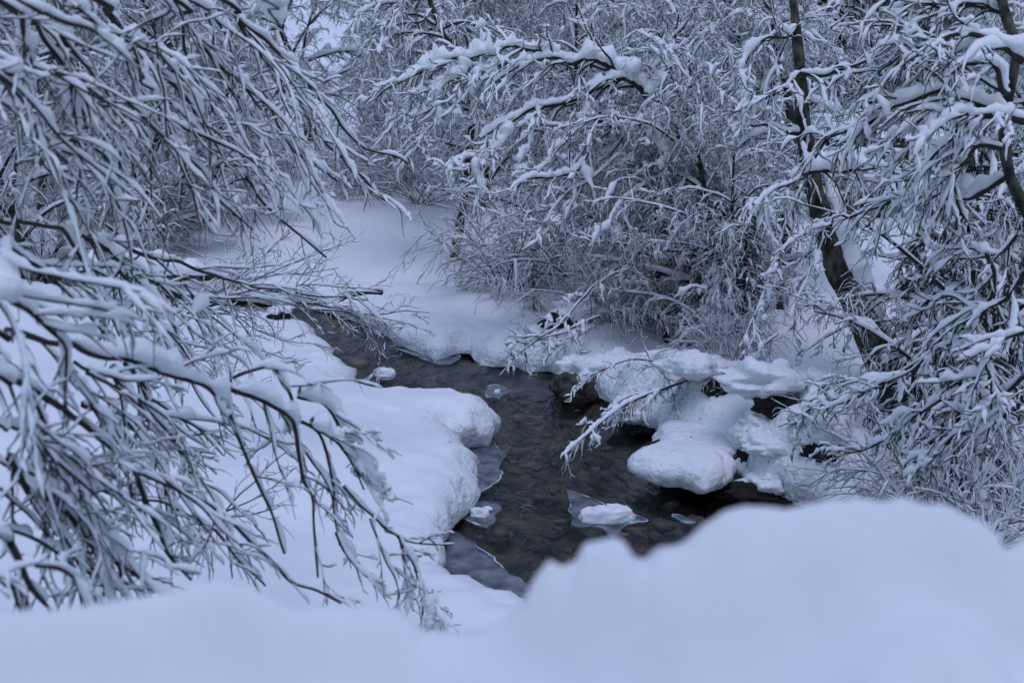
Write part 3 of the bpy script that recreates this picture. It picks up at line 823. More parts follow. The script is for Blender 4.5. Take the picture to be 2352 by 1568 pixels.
# --- left, upper tree
TX = (-3.3, 4.6)
gz = ground(*TX)
UT = thing('alder_tree', (TX[0], TX[1], gz), 'near tree reaching in from the upper left with long drooping snowy branches', 'tree')
trunk_part(UT, np.array([(TX[0], TX[1], gz - 0.1), (TX[0] + 0.1, TX[1], gz + 2), (TX[0] - 0.05, TX[1], gz + 5), (TX[0], TX[1], 9.0)]), 0.13, 0.05)
RB_ = (0.6, 0.1, -0.6)
UP = [  # region, points, depth0, depth1, r0, r1, snow, n2, l2, linked
    ('a', [(0, 0), (190, 125), (300, 185), (430, 290), (540, 385), (660, 520), (780, 640), (900, 740), (1000, 840), (1110, 935), (1200, 1010)], 4.0, 5.6, .017, .007, .028, 9, .55, 1),
    ('a', [(80, 0), (300, 100), (430, 150), (540, 175), (650, 220), (730, 280)], 3.4, 3.8, .014, .006, .034, 5, .4, 1),
    ('a', [(640, 0), (700, 70), (790, 185), (890, 300), (1000, 390), (1080, 480), (1180, 580), (1280, 700), (1320, 800), (1380, 890), (1450, 980), (1540, 1070), (1620, 1150), (1710, 1250), (1770, 1360), (1850, 1440), (1960, 1530), (2070, 1620), (2190, 1730)], 5.0, 7.0, .017, .006, .032, 12, .6, 1),
    ('a', [(1180, 0), (1230, 90), (1290, 190), (1350, 300), (1430, 400), (1550, 500), (1650, 570), (1740, 612), (1795, 670), (1840, 780), (1880, 870), (1930, 960), (1990, 1040), (2110, 1110), (2260, 1215)], 5.4, 7.2, .016, .006, .030, 9, .6, 1),
    ('a', [(1480, 0), (1570, 100), (1670, 190), (1790, 270), (1860, 335), (1960, 410), (2010, 450), (2080, 570), (2140, 660), (2230, 740), (2290, 850), (2352, 930), (2420, 985), (2520, 1020), (2660, 1060), (2730, 1100)], 5.8, 7.6, .016, .006, .032, 9, .6, 1),
    ('a', [(1790, 660), (1900, 610), (2010, 700), (2080, 830), (2170, 950), (2280, 1050), (2352, 1120), (2440, 1200), (2540, 1320), (2620, 1370)], 6.6, 7.6, .011, .005, .032, 6, .5, 0),
    ('a', [(1280, 0), (1380, 110), (1430, 220), (1450, 330), (1500, 380)], 5.6, 6.2, .011, .005, .026, 6, .5, 1),
    ('a', [(1030, -60), (1020, 150), (1035, 300), (1060, 450), (1100, 600), (1110, 750), (1120, 900), (1160, 1000)], 4.6, 5.4, .007, .004, .014, 5, .4, 1),
    ('a', [(880, 305), (930, 450), (950, 650), (965, 820), (1000, 1000), (1020, 1200), (1040, 1450), (1070, 1562)], 5.1, 5.6, .006, .003, .012, 5, .3, 0),
    ('a', [(-60, 440), (80, 435), (160, 430), (300, 470), (480, 540), (640, 620), (760, 680), (860, 770), (950, 840), (1000, 920)], 3.8, 5.0, .012, .005, .022, 9, .5, 1),
    ('a', [(-60, 470), (30, 560), (90, 630), (150, 700), (200, 800), (280, 900), (350, 970), (400, 1080)], 3.8, 4.6, .012, .005, .028, 7, .5, 1),
    ('a', [(140, 100), (150, 200), (165, 290), (190, 380), (230, 500), (240, 620)], 4.0, 4.4, .010, .004, .022, 4, .4, 0),
    ('a', [(1240, 170), (1250, 350), (1330, 480), (1370, 560), (1410, 700), (1440, 770), (1560, 805), (1690, 830)], 5.5, 6.2, .009, .004, .026, 6, .45, 0),
    ('a', [(440, 480), (470, 620), (490, 720), (510, 830), (530, 1000), (540, 1150), (520, 1300), (540, 1400)], 4.4, 5.0, .008, .004, .028, 5, .35, 0),
    ('a', [(740, 660), (790, 800), (820, 950), (800, 1080), (800, 1200), (850, 1330), (910, 1430)], 4.8, 5.4, .008, .003, .022, 6, .35, 0),
    ('a', [(1120, 930), (1180, 990), (1290, 1090), (1360, 1160), (1430, 1270), (1480, 1350), (1580, 1430), (1710, 1540)], 5.3, 6.0, .009, .004, .026, 7, .45, 0),
    ('a', [(240, 150), (290, 270), (400, 420), (450, 520), (560, 660), (640, 700), (760, 720)], 4.2, 4.6, .010, .004, .024, 6, .45, 0),
    ('a', [(250, 375), (370, 350), (500, 348), (640, 330), (760, 300), (840, 280)], 4.4, 4.7, .006, .004, .012, 3, .25, 0),
    ('a', [(120, 1095), (210, 1040), (320, 990), (420, 955), (500, 920)], 4.2, 4.6, .006, .003, .012, 3, .25, 0),
    ('a', [(-60, 640), (60, 720), (110, 800), (190, 900), (260, 1020), (330, 1130), (440, 1200), (600, 1290)], 4.2, 5.2, .009, .004, .022, 8, .5, 1),
    ('a', [(700, 180), (820, 260), (960, 300), (1090, 330), (1180, 420), (1280, 480), (1330, 560)], 5.0, 5.6, .009, .004, .026, 7, .45, 0),
    ('a', [(1560, 80), (1640, 210), (1720, 330), (1800, 420), (1880, 520), (1900, 600), (1960, 640), (2080, 710)], 6.0, 6.6, .009, .004, .026, 7, .45, 0),
    ('a', [(1610, 540), (1700, 660), (1760, 740), (1810, 720)], 6.0, 6.3, .008, .004, .044, 2, .3, 0),
    ('a', [(1840, 780), (1900, 720), (2000, 690), (2060, 690)], 6.8, 7.0, .007, .004, .022, 4, .3, 0),
    ('a', [(840, 360), (930, 430), (1010, 560), (1090, 640), (1160, 700), (1260, 780), (1330, 900)], 5.2, 5.8, .008, .004, .020, 7, .4, 0),
    ('a', [(300, 20), (420, 40), (520, 70), (610, 140), (700, 240)], 3.6, 4.0, .009, .004, .040, 3, .3, 1),
    ('a', [(1060, 0), (1150, 140), (1190, 260), (1200, 400), (1240, 520)], 5.4, 5.8, .008, .004, .022, 6, .4, 1),
    ('a', [(430, -20), (520, 90), (640, 150), (760, 260), (850, 330)], 4.4, 4.8, .010, .004, .026, 5, .4, 1),
    ('a', [(1700, -40), (1800, 60), (1860, 130), (1880, 170)], 4.2, 4.4, .009, .005, .075, 2, .2, 1),
]
for reg, pts, d0, d1, r0, r1, sb, n2, l2, lk in UP:
    Wp = trace(reg, pts, d0, d1)
    if lk: Wp = link(Wp, TX, 0.7)
    limb(UT, Wp, r0, r1, sb * 1.05, n2, l2, 4, bias=RB_, bw=0.45, am=.6, wig=(.085, .16), smin=.3, sbt=sb * .52, twr=.0032)
# --- left, lower tree
TX2 = (-3.4, 5.2); gz = ground(*TX2)
LT_ = thing('alder_tree', (TX2[0], TX2[1], gz), 'near tree at the lower left with thick snowy branches sweeping down over the bank', 'tree')
trunk_part(LT_, np.array([(TX2[0], TX2[1], gz - 0.1), (TX2[0], TX2[1], gz + 1.5), (TX2[0] - 0.1, TX2[1], gz + 3.2), (TX2[0] - 0.3, TX2[1], 6.0)]), 0.12, 0.05)
LOW = [
    ('d', [(-60, -60), (100, -30), (300, 0), (410, 20), (480, 130), (540, 240), (580, 350), (640, 450), (720, 560), (790, 640), (840, 740), (900, 840)], 4.4, 6.0, .016, .006, .032, 6, .5, 1),
    ('d', [(420, 30), (580, 100), (680, 150), (760, 230), (810, 320), (870, 380), (930, 450), (1020, 570), (1080, 660), (1140, 770), (1210, 860)], 5.0, 6.2, .014, .007, .030, 5, .5, 0),
    ('d', [(560, 80), (640, 92), (780, 120), (900, 170), (1080, 240), (1200, 250), (1340, 300), (1480, 350), (1600, 390), (1750, 420), (1900, 440), (2100, 470), (2352, 490), (2480, 500)], 5.4, 9.0, .015, .005, .026, 16, .7, 0),
    ('d', [(850, 260), (940, 330), (1060, 410), (1150, 480), (1260, 490), (1420, 490), (1560, 470), (1700, 430)], 6.0, 8.0, .011, .005, .024, 9, .55, 0),
    ('d', [(-60, 690), (60, 720), (180, 750), (350, 800), (480, 780), (600, 840), (740, 880), (850, 885), (1000, 940), (1100, 980), (1250, 1030), (1370, 1080), (1460, 1170), (1530, 1260), (1560, 1350), (1610, 1450), (1650, 1540), (1700, 1660), (1760, 1800), (1830, 1950), (1920, 2200)], 3.7, 5.2, .022, .006, .042, 9, .45, 1),
    ('d', [(1440, 1060), (1600, 1110), (1750, 1150), (1880, 1220), (1960, 1290), (1990, 1400), (2010, 1560), (2030, 1720), (2090, 1830), (2110, 2010), (2140, 2360)], 4.8, 5.4, .014, .005, .034, 8, .4, 0),
    ('d', [(1960, 1285), (2080, 1335), (2150, 1390), (2190, 1500), (2210, 1620), (2240, 1800), (2260, 1960)], 5.1, 5.4, .010, .005, .030, 6, .35, 0),
    ('d', [(2080, 1330), (2200, 1400), (2270, 1450), (2330, 1540), (2380, 1640), (2440, 1780)], 5.1, 5.4, .010, .005, .036, 5, .35, 0),
    ('d', [(1570, 1020), (1680, 980), (1800, 950), (1850, 960), (1900, 1060), (1960, 1150), (1985, 1300), (2000, 1400), (2080, 1560), (2170, 1700), (2230, 1830), (2250, 1950), (2290, 2100), (2400, 2260)], 5.0, 5.4, .010, .004, .030, 9, .35, 0),
    ('d', [(2000, 1150), (2080, 1170), (2170, 1190), (2240, 1270), (2290, 1380), (2340, 1460), (2400, 1600), (2470, 1740), (2560, 1860)], 5.2, 5.4, .010, .005, .052, 6, .35, 0),
    ('d', [(-60, 960), (100, 1030), (220, 1100), (330, 1170), (420, 1220), (500, 1290), (580, 1340), (680, 1430), (760, 1490), (850, 1560), (1000, 1655), (1120, 1725), (1230, 1795), (1330, 1855), (1480, 1935), (1600, 2025), (1700, 2125), (1800, 2215), (1870, 2295), (1930, 2370), (2000, 2415), (2130, 2455), (2300, 2545)], 3.6, 5.0, .021, .006, .036, 12, .45, 1),
    ('d', [(560, 1200), (620, 1220), (700, 1230), (830, 1280), (950, 1330), (1040, 1380), (1180, 1470), (1300, 1520), (1450, 1540)], 4.6, 5.6, .009, .004, .020, 9, .4, 0),
    ('d', [(730, 960), (830, 1110), (920, 1190), (1020, 1250), (1080, 1330), (1140, 1400), (1180, 1490), (1250, 1560), (1290, 1700), (1300, 1800)], 4.6, 5.2, .011, .004, .028, 7, .4, 0),
    ('d', [(830, 920), (930, 1020), (980, 1110), (1005, 1200), (1040, 1320), (1110, 1440)], 5.0, 5.5, .012, .005, .022, 5, .4, 0),
    ('d', [(580, 320), (690, 520), (760, 650), (800, 750)], 5.6, 6.0, .008, .004, .022, 5, .4, 0),
    ('d', [(1150, 420), (1240, 510), (1300, 620), (1370, 710), (1430, 830), (1480, 950)], 6.6, 6.2, .009, .004, .020, 6, .4, 0),
    ('d', [(1390, 510), (1280, 610), (1160, 710), (1060, 830)], 6.6, 6.0, .009, .005, .030, 3, .3, 0),
    ('d', [(-60, 430), (100, 450), (250, 480), (400, 510), (560, 540), (700, 560), (850, 605)], 3.3, 3.8, .013, .004, .050, 5, .35, 1),
    ('d', [(-60, 180), (60, 140), (130, 190), (220, 250), (300, 310), (370, 400)], 3.8, 4.4, .010, .004, .032, 5, .4, 1),
    ('d', [(90, 500), (200, 560), (330, 690), (420, 800), (440, 900), (450, 1050)], 3.5, 3.9, .011, .004, .032, 5, .4, 0),
    ('d', [(510, 910), (600, 960), (740, 1000), (860, 1040), (980, 1040), (1090, 1020)], 4.0, 4.3, .008, .003, .026, 4, .3, 0),
    ('d', [(-60, 1270), (60, 1340), (180, 1400), (320, 1460), (480, 1500), (560, 1560), (700, 1650), (830, 1720)], 3.6, 4.2, .014, .005, .030, 10, .45, 1),
    ('g', [(-60, 30), (120, 120), (250, 150), (350, 170), (450, 230), (560, 240), (680, 290), (820, 340), (960, 350), (1080, 360), (1200, 410), (1320, 460), (1440, 530), (1520, 620), (1600, 720), (1700, 820), (1780, 900)], 4.0, 5.4, .013, .005, .026, 14, .45, 1),
    ('g', [(900, 70), (940, 240), (980, 360), (1020, 450), (1080, 580), (1110, 680), (1170, 760), (1290, 890)], 4.2, 4.5, .012, .007, .026, 6, .35, 0),
    ('g', [(240, 270), (400, 330), (520, 420), (620, 500), (700, 620), (800, 740), (940, 850), (1040, 960)], 3.9, 4.4, .013, .005, .026, 9, .4, 0),
    ('g', [(60, 60), (130, 170), (200, 290), (330, 330), (430, 390), (540, 480), (640, 580)], 3.7, 4.1, .012, .005, .026, 7, .4, 0),
    ('g', [(-60, 520), (60, 550), (180, 580), (310, 640), (430, 720), (520, 790), (640, 830), (760, 860), (860, 960)], 3.6, 4.2, .014, .005, .026, 10, .4, 1),
    ('g', [(-60, 860), (60, 800), (140, 770), (260, 740), (320, 680), (370, 620)], 3.0, 3.2, .007, .003, .016, 2, .2, 1),
    ('g', [(250, 765), (400, 790), (500, 850), (570, 910), (640, 1010)], 3.3, 3.6, .008, .004, .026, 4, .3, 0),
    ('g', [(330, 160), (380, 330), (480, 450), (560, 560), (620, 650), (700, 800), (770, 900)], 3.8, 4.2, .012, .005, .028, 8, .4, 0),
    ('g', [(-60, 740), (60, 860), (110, 960), (160, 1080)], 3.2, 3.5, .014, .006, .026, 5, .35, 1),
    ('g', [(60, 640), (150, 780), (220, 900), (300, 1010), (360, 1080)], 3.4, 3.7, .014, .006, .026, 6, .35, 0),
    ('g', [(580, 460), (680, 620), (760, 720), (820, 800), (832, 960)], 4.0, 4.3, .010, .006, .020, 5, .3, 0),
    ('g', [(-60, 200), (60, 330), (170, 420), (260, 520), (360, 620), (470, 680), (540, 660)], 3.7, 4.1, .011, .004, .026, 9, .4, 1),
    ('h', [(40, 250), (150, 370), (250, 450), (330, 520), (420, 570), (500, 610), (640, 630), (775, 630)], 5.3, 5.6, .008, .004, .014, 4, .25, 0),
    ('h', [(420, 575), (470, 680), (530, 800), (560, 900), (590, 980), (580, 1060)], 5.4, 5.5, .007, .003, .026, 7, .25, 0),
    ('h', [(0, 560), (60, 690), (170, 820), (250, 880), (310, 960), (370, 1010)], 5.3, 5.4, .008, .003, .026, 6, .25, 0),
    ('h', [(230, 470), (290, 620), (340, 760), (400, 880), (430, 1000)], 5.3, 5.4, .007, .003, .024, 6, .25, 0),
    ('h', [(430, 600), (460, 740), (470, 900), (510, 1090)], 5.4, 5.5, .006, .003, .026, 6, .25, 0),
    ('h', [(560, 960), (600, 1060), (620, 1190)], 5.5, 5.5, .006, .004, .045, 3, .2, 0),
    ('h', [(640, 940), (680, 1100), (710, 1230)], 5.5, 5.5, .005, .003, .030, 3, .2, 0),
]
for reg, pts, d0, d1, r0, r1, sb, n2, l2, lk in LOW:
    Wp = trace(reg, pts, d0, d1)
    if lk: Wp = link(Wp, TX2, 0.35)
    limb(LT_, Wp, r0 * .9, r1 * .9, sb, max(3, int(n2 * .8)), l2, 4, bias=RB_, bw=0.45, am=.55, wig=(.085, .16), smin=.3, sbt=sb * .5, twr=.0032)

# many thinner branches between the traced ones
xr = np.random.default_rng(17)
def extra(root, n, xlo, xhi, ylo, yhi, TXY, lift):
    pool = np.concatenate(PTS[root.name]); X, Y, Dp = pix(pool)
    pool = np.stack([X, Y, Dp], -1)[(X > xlo) & (X < xhi) & (Y > ylo) & (Y < yhi)]
    for k in range(n):
        x, y, d = pool[xr.integers(len(pool))]
        a = xr.uniform(0.35, 1.1); L = xr.uniform(180, 430); pts = [(x, y)]
        for s in range(5):
            a = min(a + xr.normal(0.08, 0.14), 1.55); x += math.cos(a) * L / 5; y += math.sin(a) * L / 5; pts.append((x, y))
        Wp = trace('D', pts, d, d + xr.uniform(-0.2, 0.8))
        limb(root, Wp, xr.uniform(.005, .009), .003, xr.uniform(.013, .024), int(xr.integers(2, 6)), .38, 3, bias=RB_, bw=.5, am=.5, S=6, gap=-.5, wig=(.08, .15), smin=.3)
extra(LT_, 34, -30, 420, 540, 1120, TX2, 0.3)
extra(LT_, 16, -30, 260, 850, 1230, TX2, 0.3)
extra(UT, 26, -30, 640, 0, 380, TX, 0.6)

# --- centre: tree with the great snow covered arches
b = at(1690, 850, 17.6); b[2] = ground(b[0], b[1])
AT = thing('arching_tree', b, 'snow covered tree whose thick limbs arch left above the creek', 'tree')
Wt = np.vstack([[b - (0, 0, .1)], trace('D', [(1665, 700), (1640, 560), (1605, 420), (1561, 304), (1520, 250), (1486, 215)], 17.8, 17.2)])
trunk_part(AT, Wt, 0.11, 0.055)
CB = (-0.5, 0, -0.5)
ARCH = [
    ('b', [(2300, 900), (2180, 760), (2080, 660), (2020, 585), (1930, 535), (1820, 575), (1700, 625), (1620, 665), (1500, 695), (1350, 725), (1250, 775), (1150, 825), (1050, 875), (960, 930)], 17.4, 16.6, .050, .012, .135, 22, 1.1),
    ('b', [(1980, 560), (1860, 480), (1750, 420), (1680, 410), (1580, 440), (1510, 400), (1440, 385), (1330, 410), (1220, 450), (1100, 520), (1040, 560)], 17.2, 16.6, .040, .012, .125, 18, 1.0),
    ('b', [(1500, 380), (1400, 345), (1260, 318), (1180, 305), (1110, 325), (1060, 365), (960, 370), (880, 395), (780, 395), (660, 445), (540, 495), (380, 565), (270, 650)], 16.9, 16.8, .028, .010, .085, 24, 1.1),
    ('b', [(2120, 800), (2040, 840), (1970, 865), (1840, 855), (1760, 805), (1700, 850), (1690, 960), (1640, 1110), (1540, 1165), (1430, 1195), (1300, 1195), (1200, 1260)], 17.2, 16.4, .035, .010, .11, 18, 1.0),
    ('b', [(1660, 660), (1670, 780), (1640, 880), (1580, 960), (1430, 1010), (1420, 1090), (1340, 1160)], 17.0, 16.5, .020, .008, .10, 8, .8),
    ('b', [(1300, 780), (1300, 900), (1280, 1000), (1230, 1080)], 16.7, 16.6, .014, .007, .06, 6, .6),
    ('b', [(1150, 820), (1130, 930), (1060, 1030), (960, 1070), (850, 1060), (720, 1140)], 16.7, 16.4, .018, .008, .11, 10, .8),
    ('b', [(930, 1060), (920, 1160), (960, 1260), (970, 1330)], 16.5, 16.4, .014, .007, .10, 6, .6),
    ('b', [(880, 410), (840, 500), (740, 560), (680, 640), (620, 740), (500, 780)], 16.9, 16.7, .018, .008, .09, 12, .9),
    ('b', [(1060, 370), (1040, 460), (940, 480), (920, 580), (900, 660)], 16.9, 16.8, .014, .008, .07, 8, .7),
    ('b', [(2080, 660), (2160, 560), (2220, 480), (2352, 410)], 17.2, 17.6, .018, .008, .07, 9, .8),
    ('b', [(2200, 770), (2150, 860), (2130, 950), (2200, 1050), (2170, 1150)], 17.0, 16.7, .018, .008, .10, 9, .8),
    ('b', [(1850, 1090), (1700, 1210), (1560, 1290), (1470, 1380), (1400, 1500)], 17.0, 16.4, .016, .007, .06, 12, .9),
    ('b', [(2250, 1150), (2100, 1220), (1950, 1330), (1850, 1450), (1790, 1560)], 17.0, 16.2, .018, .007, .06, 12, .9),
    ('b', [(2300, 890), (2340, 970), (2400, 1030), (2460, 1150)], 17.2, 16.8, .02, .008, .09, 8, .8),
    ('e', [(1900, 270), (1780, 380), (1650, 480), (1560, 590), (1450, 700), (1300, 790), (1150, 920)], 16.8, 15.6, .018, .006, .022, 12, .6),
    ('e', [(1760, 605), (1600, 680), (1450, 740), (1250, 800)], 16.4, 15.8, .014, .006, .02, 9, .5),
]
for reg, pts, d0, d1, r0, r1, sb, n2, l2 in ARCH:
    limb(AT, trace(reg, pts, d0, d1), r0, r1, sb * 1.15, n2, l2, 6, grav2=1.2, bias=CB, bw=0.3, twr=0.006, sbt=0.042, freq=12., gap=-0.9, am=0.7, S=8, wob=0.03, rough=0.34, smin=.62)
# birch limb further back
b = at(1040, 560, 24.0); b[2] = ground(b[0], b[1])
BT = thing('arching_tree', b, 'bent dark birch with a curved branch left of the great snow arches', 'tree')
trunk_part(BT, np.vstack([[b - (0, 0, .1)], trace('b', [(860, 1250), (900, 800), (870, 500), (800, 320), (720, 250), (640, 60), (600, -60)], 24, 24)]), 0.10, 0.05)
for pts in ([(720, 260), (620, 230), (480, 220), (360, 245), (270, 305), (235, 370)], [(660, 170), (520, 100), (380, 130), (260, 180)], [(640, 60), (560, 150), (430, 160), (300, 210), (200, 290)],
            [(860, 480), (700, 560), (560, 640), (430, 760), (330, 900)], [(880, 640), (740, 760), (600, 880), (520, 1020)], [(610, -20), (420, 20), (260, 40), (120, 120)], [(700, 200), (840, 150), (960, 180), (1060, 260)]):
    limb(BT, trace('b', pts, 24, 23), .025, .010, .06, 16, 1.2, 7, grav2=1.8, twr=0.006, sbt=0.042, freq=10., gap=-0.9, am=0.7, S=7)

# --- right: leaning trunk plastered with snow
b = at(2085, 960, 12.8); b[2] = ground(b[0], b[1])
LTR = thing('leaning_tree', b, 'tree with a leaning lichen covered trunk plastered with snow on its right side', 'tree')
Wl = np.vstack([[at(2105, 1010, 12.8)], trace('f', [(1530, 1250), (1490, 1150), (1400, 930), (1330, 780), (1250, 600), (1180, 450), (1100, 300), (1060, 160), (1010, 20)], 12.8, 13.1), trace('D', [(1868, 420), (1846, 300), (1838, 160), (1826, 40), (1815, -80)], 13.3, 13.8)])
trunk_part(LTR, Wl, 0.20, 0.03)
Ps = spline(Wl, 80)[14:52] + np.array([0.19, -0.02, 0.03])
Ps = spline(Ps, 60)[None]
Bn = 0.15 * np.clip(0.85 + 0.55 * fbm(Ps * 3.2, 3, 44), .25, 1.6) * np.clip(np.minimum(np.linspace(0, 5, 60), np.linspace(3, 0, 60)), 0.05, 1)[None]
V, F = tubes(Ps, Bn, 26)
cen = np.repeat(Ps[0], 26, 0)
V = cen + (V - cen) * (1 + 0.34 * fbm(V * 4.5, 4, 47))[:, None] * np.array([1.0, 0.75, 1.0])
obj('plastered_snow', V, F, SNOW, LTR, np.array(LTR.location))
LEAN = [('f', [(1240, 560), (1300, 650), (1430, 640), (1560, 660), (1690, 705)], 12.7, 12.4, .012, .006, .024, 3, .3),
        ('f', [(1260, 650), (1150, 690), (1000, 760), (900, 830), (850, 885)], 12.7, 12.4, .014, .005, .020, 4, .3),
        ('c', [(840, 900), (740, 900), (620, 850), (520, 840)], 13.4, 13.2, .022, .010, .06, 9, .7),
        ('c', [(850, 500), (740, 620), (650, 650), (560, 690), (470, 700), (420, 790)], 13.4, 13.0, .024, .009, .09, 14, .8),
        ('c', [(850, 500), (980, 510), (1100, 475), (1250, 425), (1400, 340), (1500, 270)], 13.4, 13.0, .024, .009, .10, 12, .8),
        ('c', [(850, 960), (900, 1160), (780, 1240), (680, 1290), (600, 1340), (520, 1450)], 13.3, 12.6, .02, .008, .07, 12, .8),
        ('c', [(870, 1180), (1000, 1150), (1130, 1155), (1270, 1125), (1380, 1130), (1500, 1175), (1640, 1215), (1800, 1270)], 13.0, 11.6, .024, .022, .085, 12, .7),
        ('c', [(820, 180), (760, 240), (640, 260), (540, 330), (440, 480)], 13.6, 13.2, .02, .008, .06, 12, .9),
        ('f', [(1040, 60), (960, 200), (900, 330), (830, 500), (790, 640)], 13.0, 12.4, .014, .005, .03, 9, .5),
        ('f', [(1030, 20), (900, 60), (760, 140), (650, 300), (600, 460), (540, 620), (480, 800)], 13.0, 12.2, .016, .005, .035, 12, .6),
        ('f', [(700, 720), (620, 800), (540, 900), (480, 970)], 12.6, 12.3, .010, .005, .02, 5, .3)]
for reg, pts, d0, d1, r0, r1, sb, n2, l2 in LEAN:
    limb(LTR, trace(reg, pts, d0, d1), r0, r1, sb, n2, l2, 6, grav2=1.6, twr=0.005, sbt=0.034, freq=14., gap=-0.8, am=0.7, S=8, bias=(0, 0, -1), bw=0.4, wob=.025, smin=.4)
# second upright trunk
b = at(1800, 620, 19.0); b[2] = ground(b[0], b[1])
UTR = thing('upright_tree', b, 'upright brown trunk left of the leaning tree at the upper right', 'tree')
trunk_part(UTR, np.vstack([[b - (0, 0, .1)], trace('c', [(790, 1000), (760, 640), (740, 480), (700, 300), (660, 140), (625, -60)], 19, 19)]), 0.10, 0.07)
for pts in ([(740, 480), (780, 330), (830, 200), (880, 60)], [(700, 300), (560, 320), (420, 420), (330, 560)], [(670, 150), (540, 200), (400, 180), (280, 260)], [(720, 400), (640, 560), (560, 720), (520, 900)]):
    limb(UTR, trace('c', pts, 19, 18.5), .03, .010, .055, 14, 1.1, 7, grav2=1.8, twr=0.006, sbt=0.04, freq=10., gap=-0.9, am=0.7, S=7)
# --- right edge near tree
b = at(2480, 1150, 7.2); b[2] = ground(b[0], b[1])
RT = thing('alder_tree', b, 'near tree at the right edge with dark trunk and snow heaped branches reaching left', 'tree')
trunk_part(RT, np.vstack([[b - (0, 0, .1)], trace('D', [(2455, 900), (2430, 660), (2366, 500), (2322, 410), (2306, 300), (2322, 200), (2335, 110), (2312, 40), (2285, -60)], 7.2, 7.4)]), 0.06, 0.028)
RIGHT = [('c', [(2352, 420), (2180, 295), (2050, 235), (1930, 235), (1840, 250), (1760, 300)], 7.2, 7.0, .022, .010, .060, 8, .5),
         ('c', [(2230, 640), (2190, 600), (2155, 455), (2030, 430), (1920, 445), (1830, 520)], 7.2, 7.0, .018, .010, .055, 7, .45),
         ('c', [(2352, 820), (2200, 790), (2050, 790), (1900, 765), (1800, 800)], 7.2, 7.0, .026, .012, .075, 8, .5),
         ('c', [(2220, 760), (2050, 685), (1950, 625), (1840, 585), (1700, 625), (1560, 685), (1420, 735), (1300, 825), (1160, 880), (1050, 930), (960, 1060)], 7.3, 8.2, .020, .008, .055, 18, .6),
         ('c', [(2230, 1180), (2000, 1330), (1850, 1290), (1700, 1325), (1550, 1310), (1400, 1365), (1280, 1415), (1180, 1460)], 7.4, 9.0, .018, .008, .060, 14, .5),
         ('c', [(2210, 1000), (2050, 980), (1960, 1080), (1880, 1180), (1900, 1350), (1960, 1500)], 7.2, 7.4, .016, .008, .07, 12, .5),
         ('c', [(1840, 580), (1770, 700), (1640, 800), (1600, 950), (1540, 1080)], 7.6, 7.8, .010, .005, .03, 9, .45),
         ('c', [(2280, 100), (2120, 60), (1960, 30), (1800, 60), (1650, 20), (1500, 60)], 7.4, 7.8, .016, .008, .055, 12, .6),
         ('c', [(2180, 300), (1920, 370), (1780, 265), (1600, 205), (1400, 180)], 7.4, 7.8, .009, .005, .02, 10, .5),
         ('c', [(1880, 250), (1700, 300), (1560, 340), (1400, 460), (1250, 520)], 7.4, 8.2, .012, .006, .04, 12, .55),
         ('c', [(1900, 800), (1880, 920), (1780, 1000), (1700, 1100), (1620, 1240)], 7.2, 7.4, .012, .006, .06, 10, .5),
         ('f', [(2300, 60), (2200, 180), (2110, 190), (2000, 150), (1860, 160), (1700, 160)], 7.2, 7.6, .012, .005, .03, 9, .5),
         ('f', [(2120, 190), (2150, 330), (2120, 500), (2020, 700), (1900, 780), (1750, 850), (1620, 950), (1420, 1050)], 7.3, 8.6, .014, .006, .035, 14, .55),
         ('f', [(1700, 880), (1560, 970), (1420, 1050), (1300, 1060), (1150, 1050), (970, 1110)], 9.0, 10.0, .012, .005, .025, 10, .5),
         ('f', [(1480, 1030), (1300, 1120), (1150, 1190), (1000, 1205), (880, 1260), (800, 1400)], 9.0, 10.0, .011, .004, .025, 12, .45),
         ('f', [(2352, 300), (2200, 500), (2000, 560), (1850, 480), (1700, 520), (1600, 640)], 7.2, 8.0, .012, .005, .028, 12, .5),
         ('f', [(2352, 700), (2200, 760), (2090, 900), (2130, 1050), (2150, 1250)], 7.2, 7.4, .012, .006, .035, 10, .5),
         ('f', [(2352, 1000), (2250, 1120), (2100, 1300), (1950, 1480), (1800, 1600), (1650, 1680)], 7.2, 8.0, .014, .006, .035, 14, .5),
         ('f', [(2300, 1250), (2150, 1330), (1900, 1400), (1750, 1560), (1700, 1700)], 7.3, 8.0, .013, .005, .04, 12, .45),
         ('f', [(1800, 1180), (1600, 1300), (1450, 1420), (1300, 1500), (1100, 1560)], 8.0, 9.2, .011, .004, .025, 12, .4)]
for reg, pts, d0, d1, r0, r1, sb, n2, l2 in RIGHT:
    limb(RT, trace(reg, pts, d0, d1), r0, r1, sb, n2, l2, 6, grav2=1.2, twr=0.0045, sbt=0.027, freq=20., gap=-0.7, am=0.65, S=8, bias=(-0.4, 0, -0.7), bw=0.5, wob=.02, smin=.45, wig=(.13, .24))

# --- low branch over the water, bare twigs, fallen log
b = at(1735, 830, 13.8); b[2] = ground(b[0], b[1])
OV = thing('low_branch', b, 'low snowy branch from the far bank dipping over the middle of the creek', 'branch')
Wo = np.vstack([[b], trace('e', [(2500, 980), (2352, 1045), (2250, 1085), (2100, 1135), (1950, 1205), (1850, 1265), (1750, 1345), (1650, 1425), (1580, 1490), (1520, 1550)], 13.6, 11.6)])
limb(OV, Wo, .020, .007, .040, 30, .5, 7, grav2=1.8, bias=(-.3, 0, -1), bw=1.2, twr=.0045, sbt=.026, freq=20, gap=-.8, smin=.5)
limb(OV, trace('e', [(2440, 1000), (2352, 980), (2200, 930), (2050, 903), (1930, 912), (1800, 962), (1680, 1022), (1580, 1100)], 13.6, 12.6), .012, .004, .020, 12, .45, 5, grav2=1.0, twr=.004, sbt=.014, freq=20, gap=-.8)
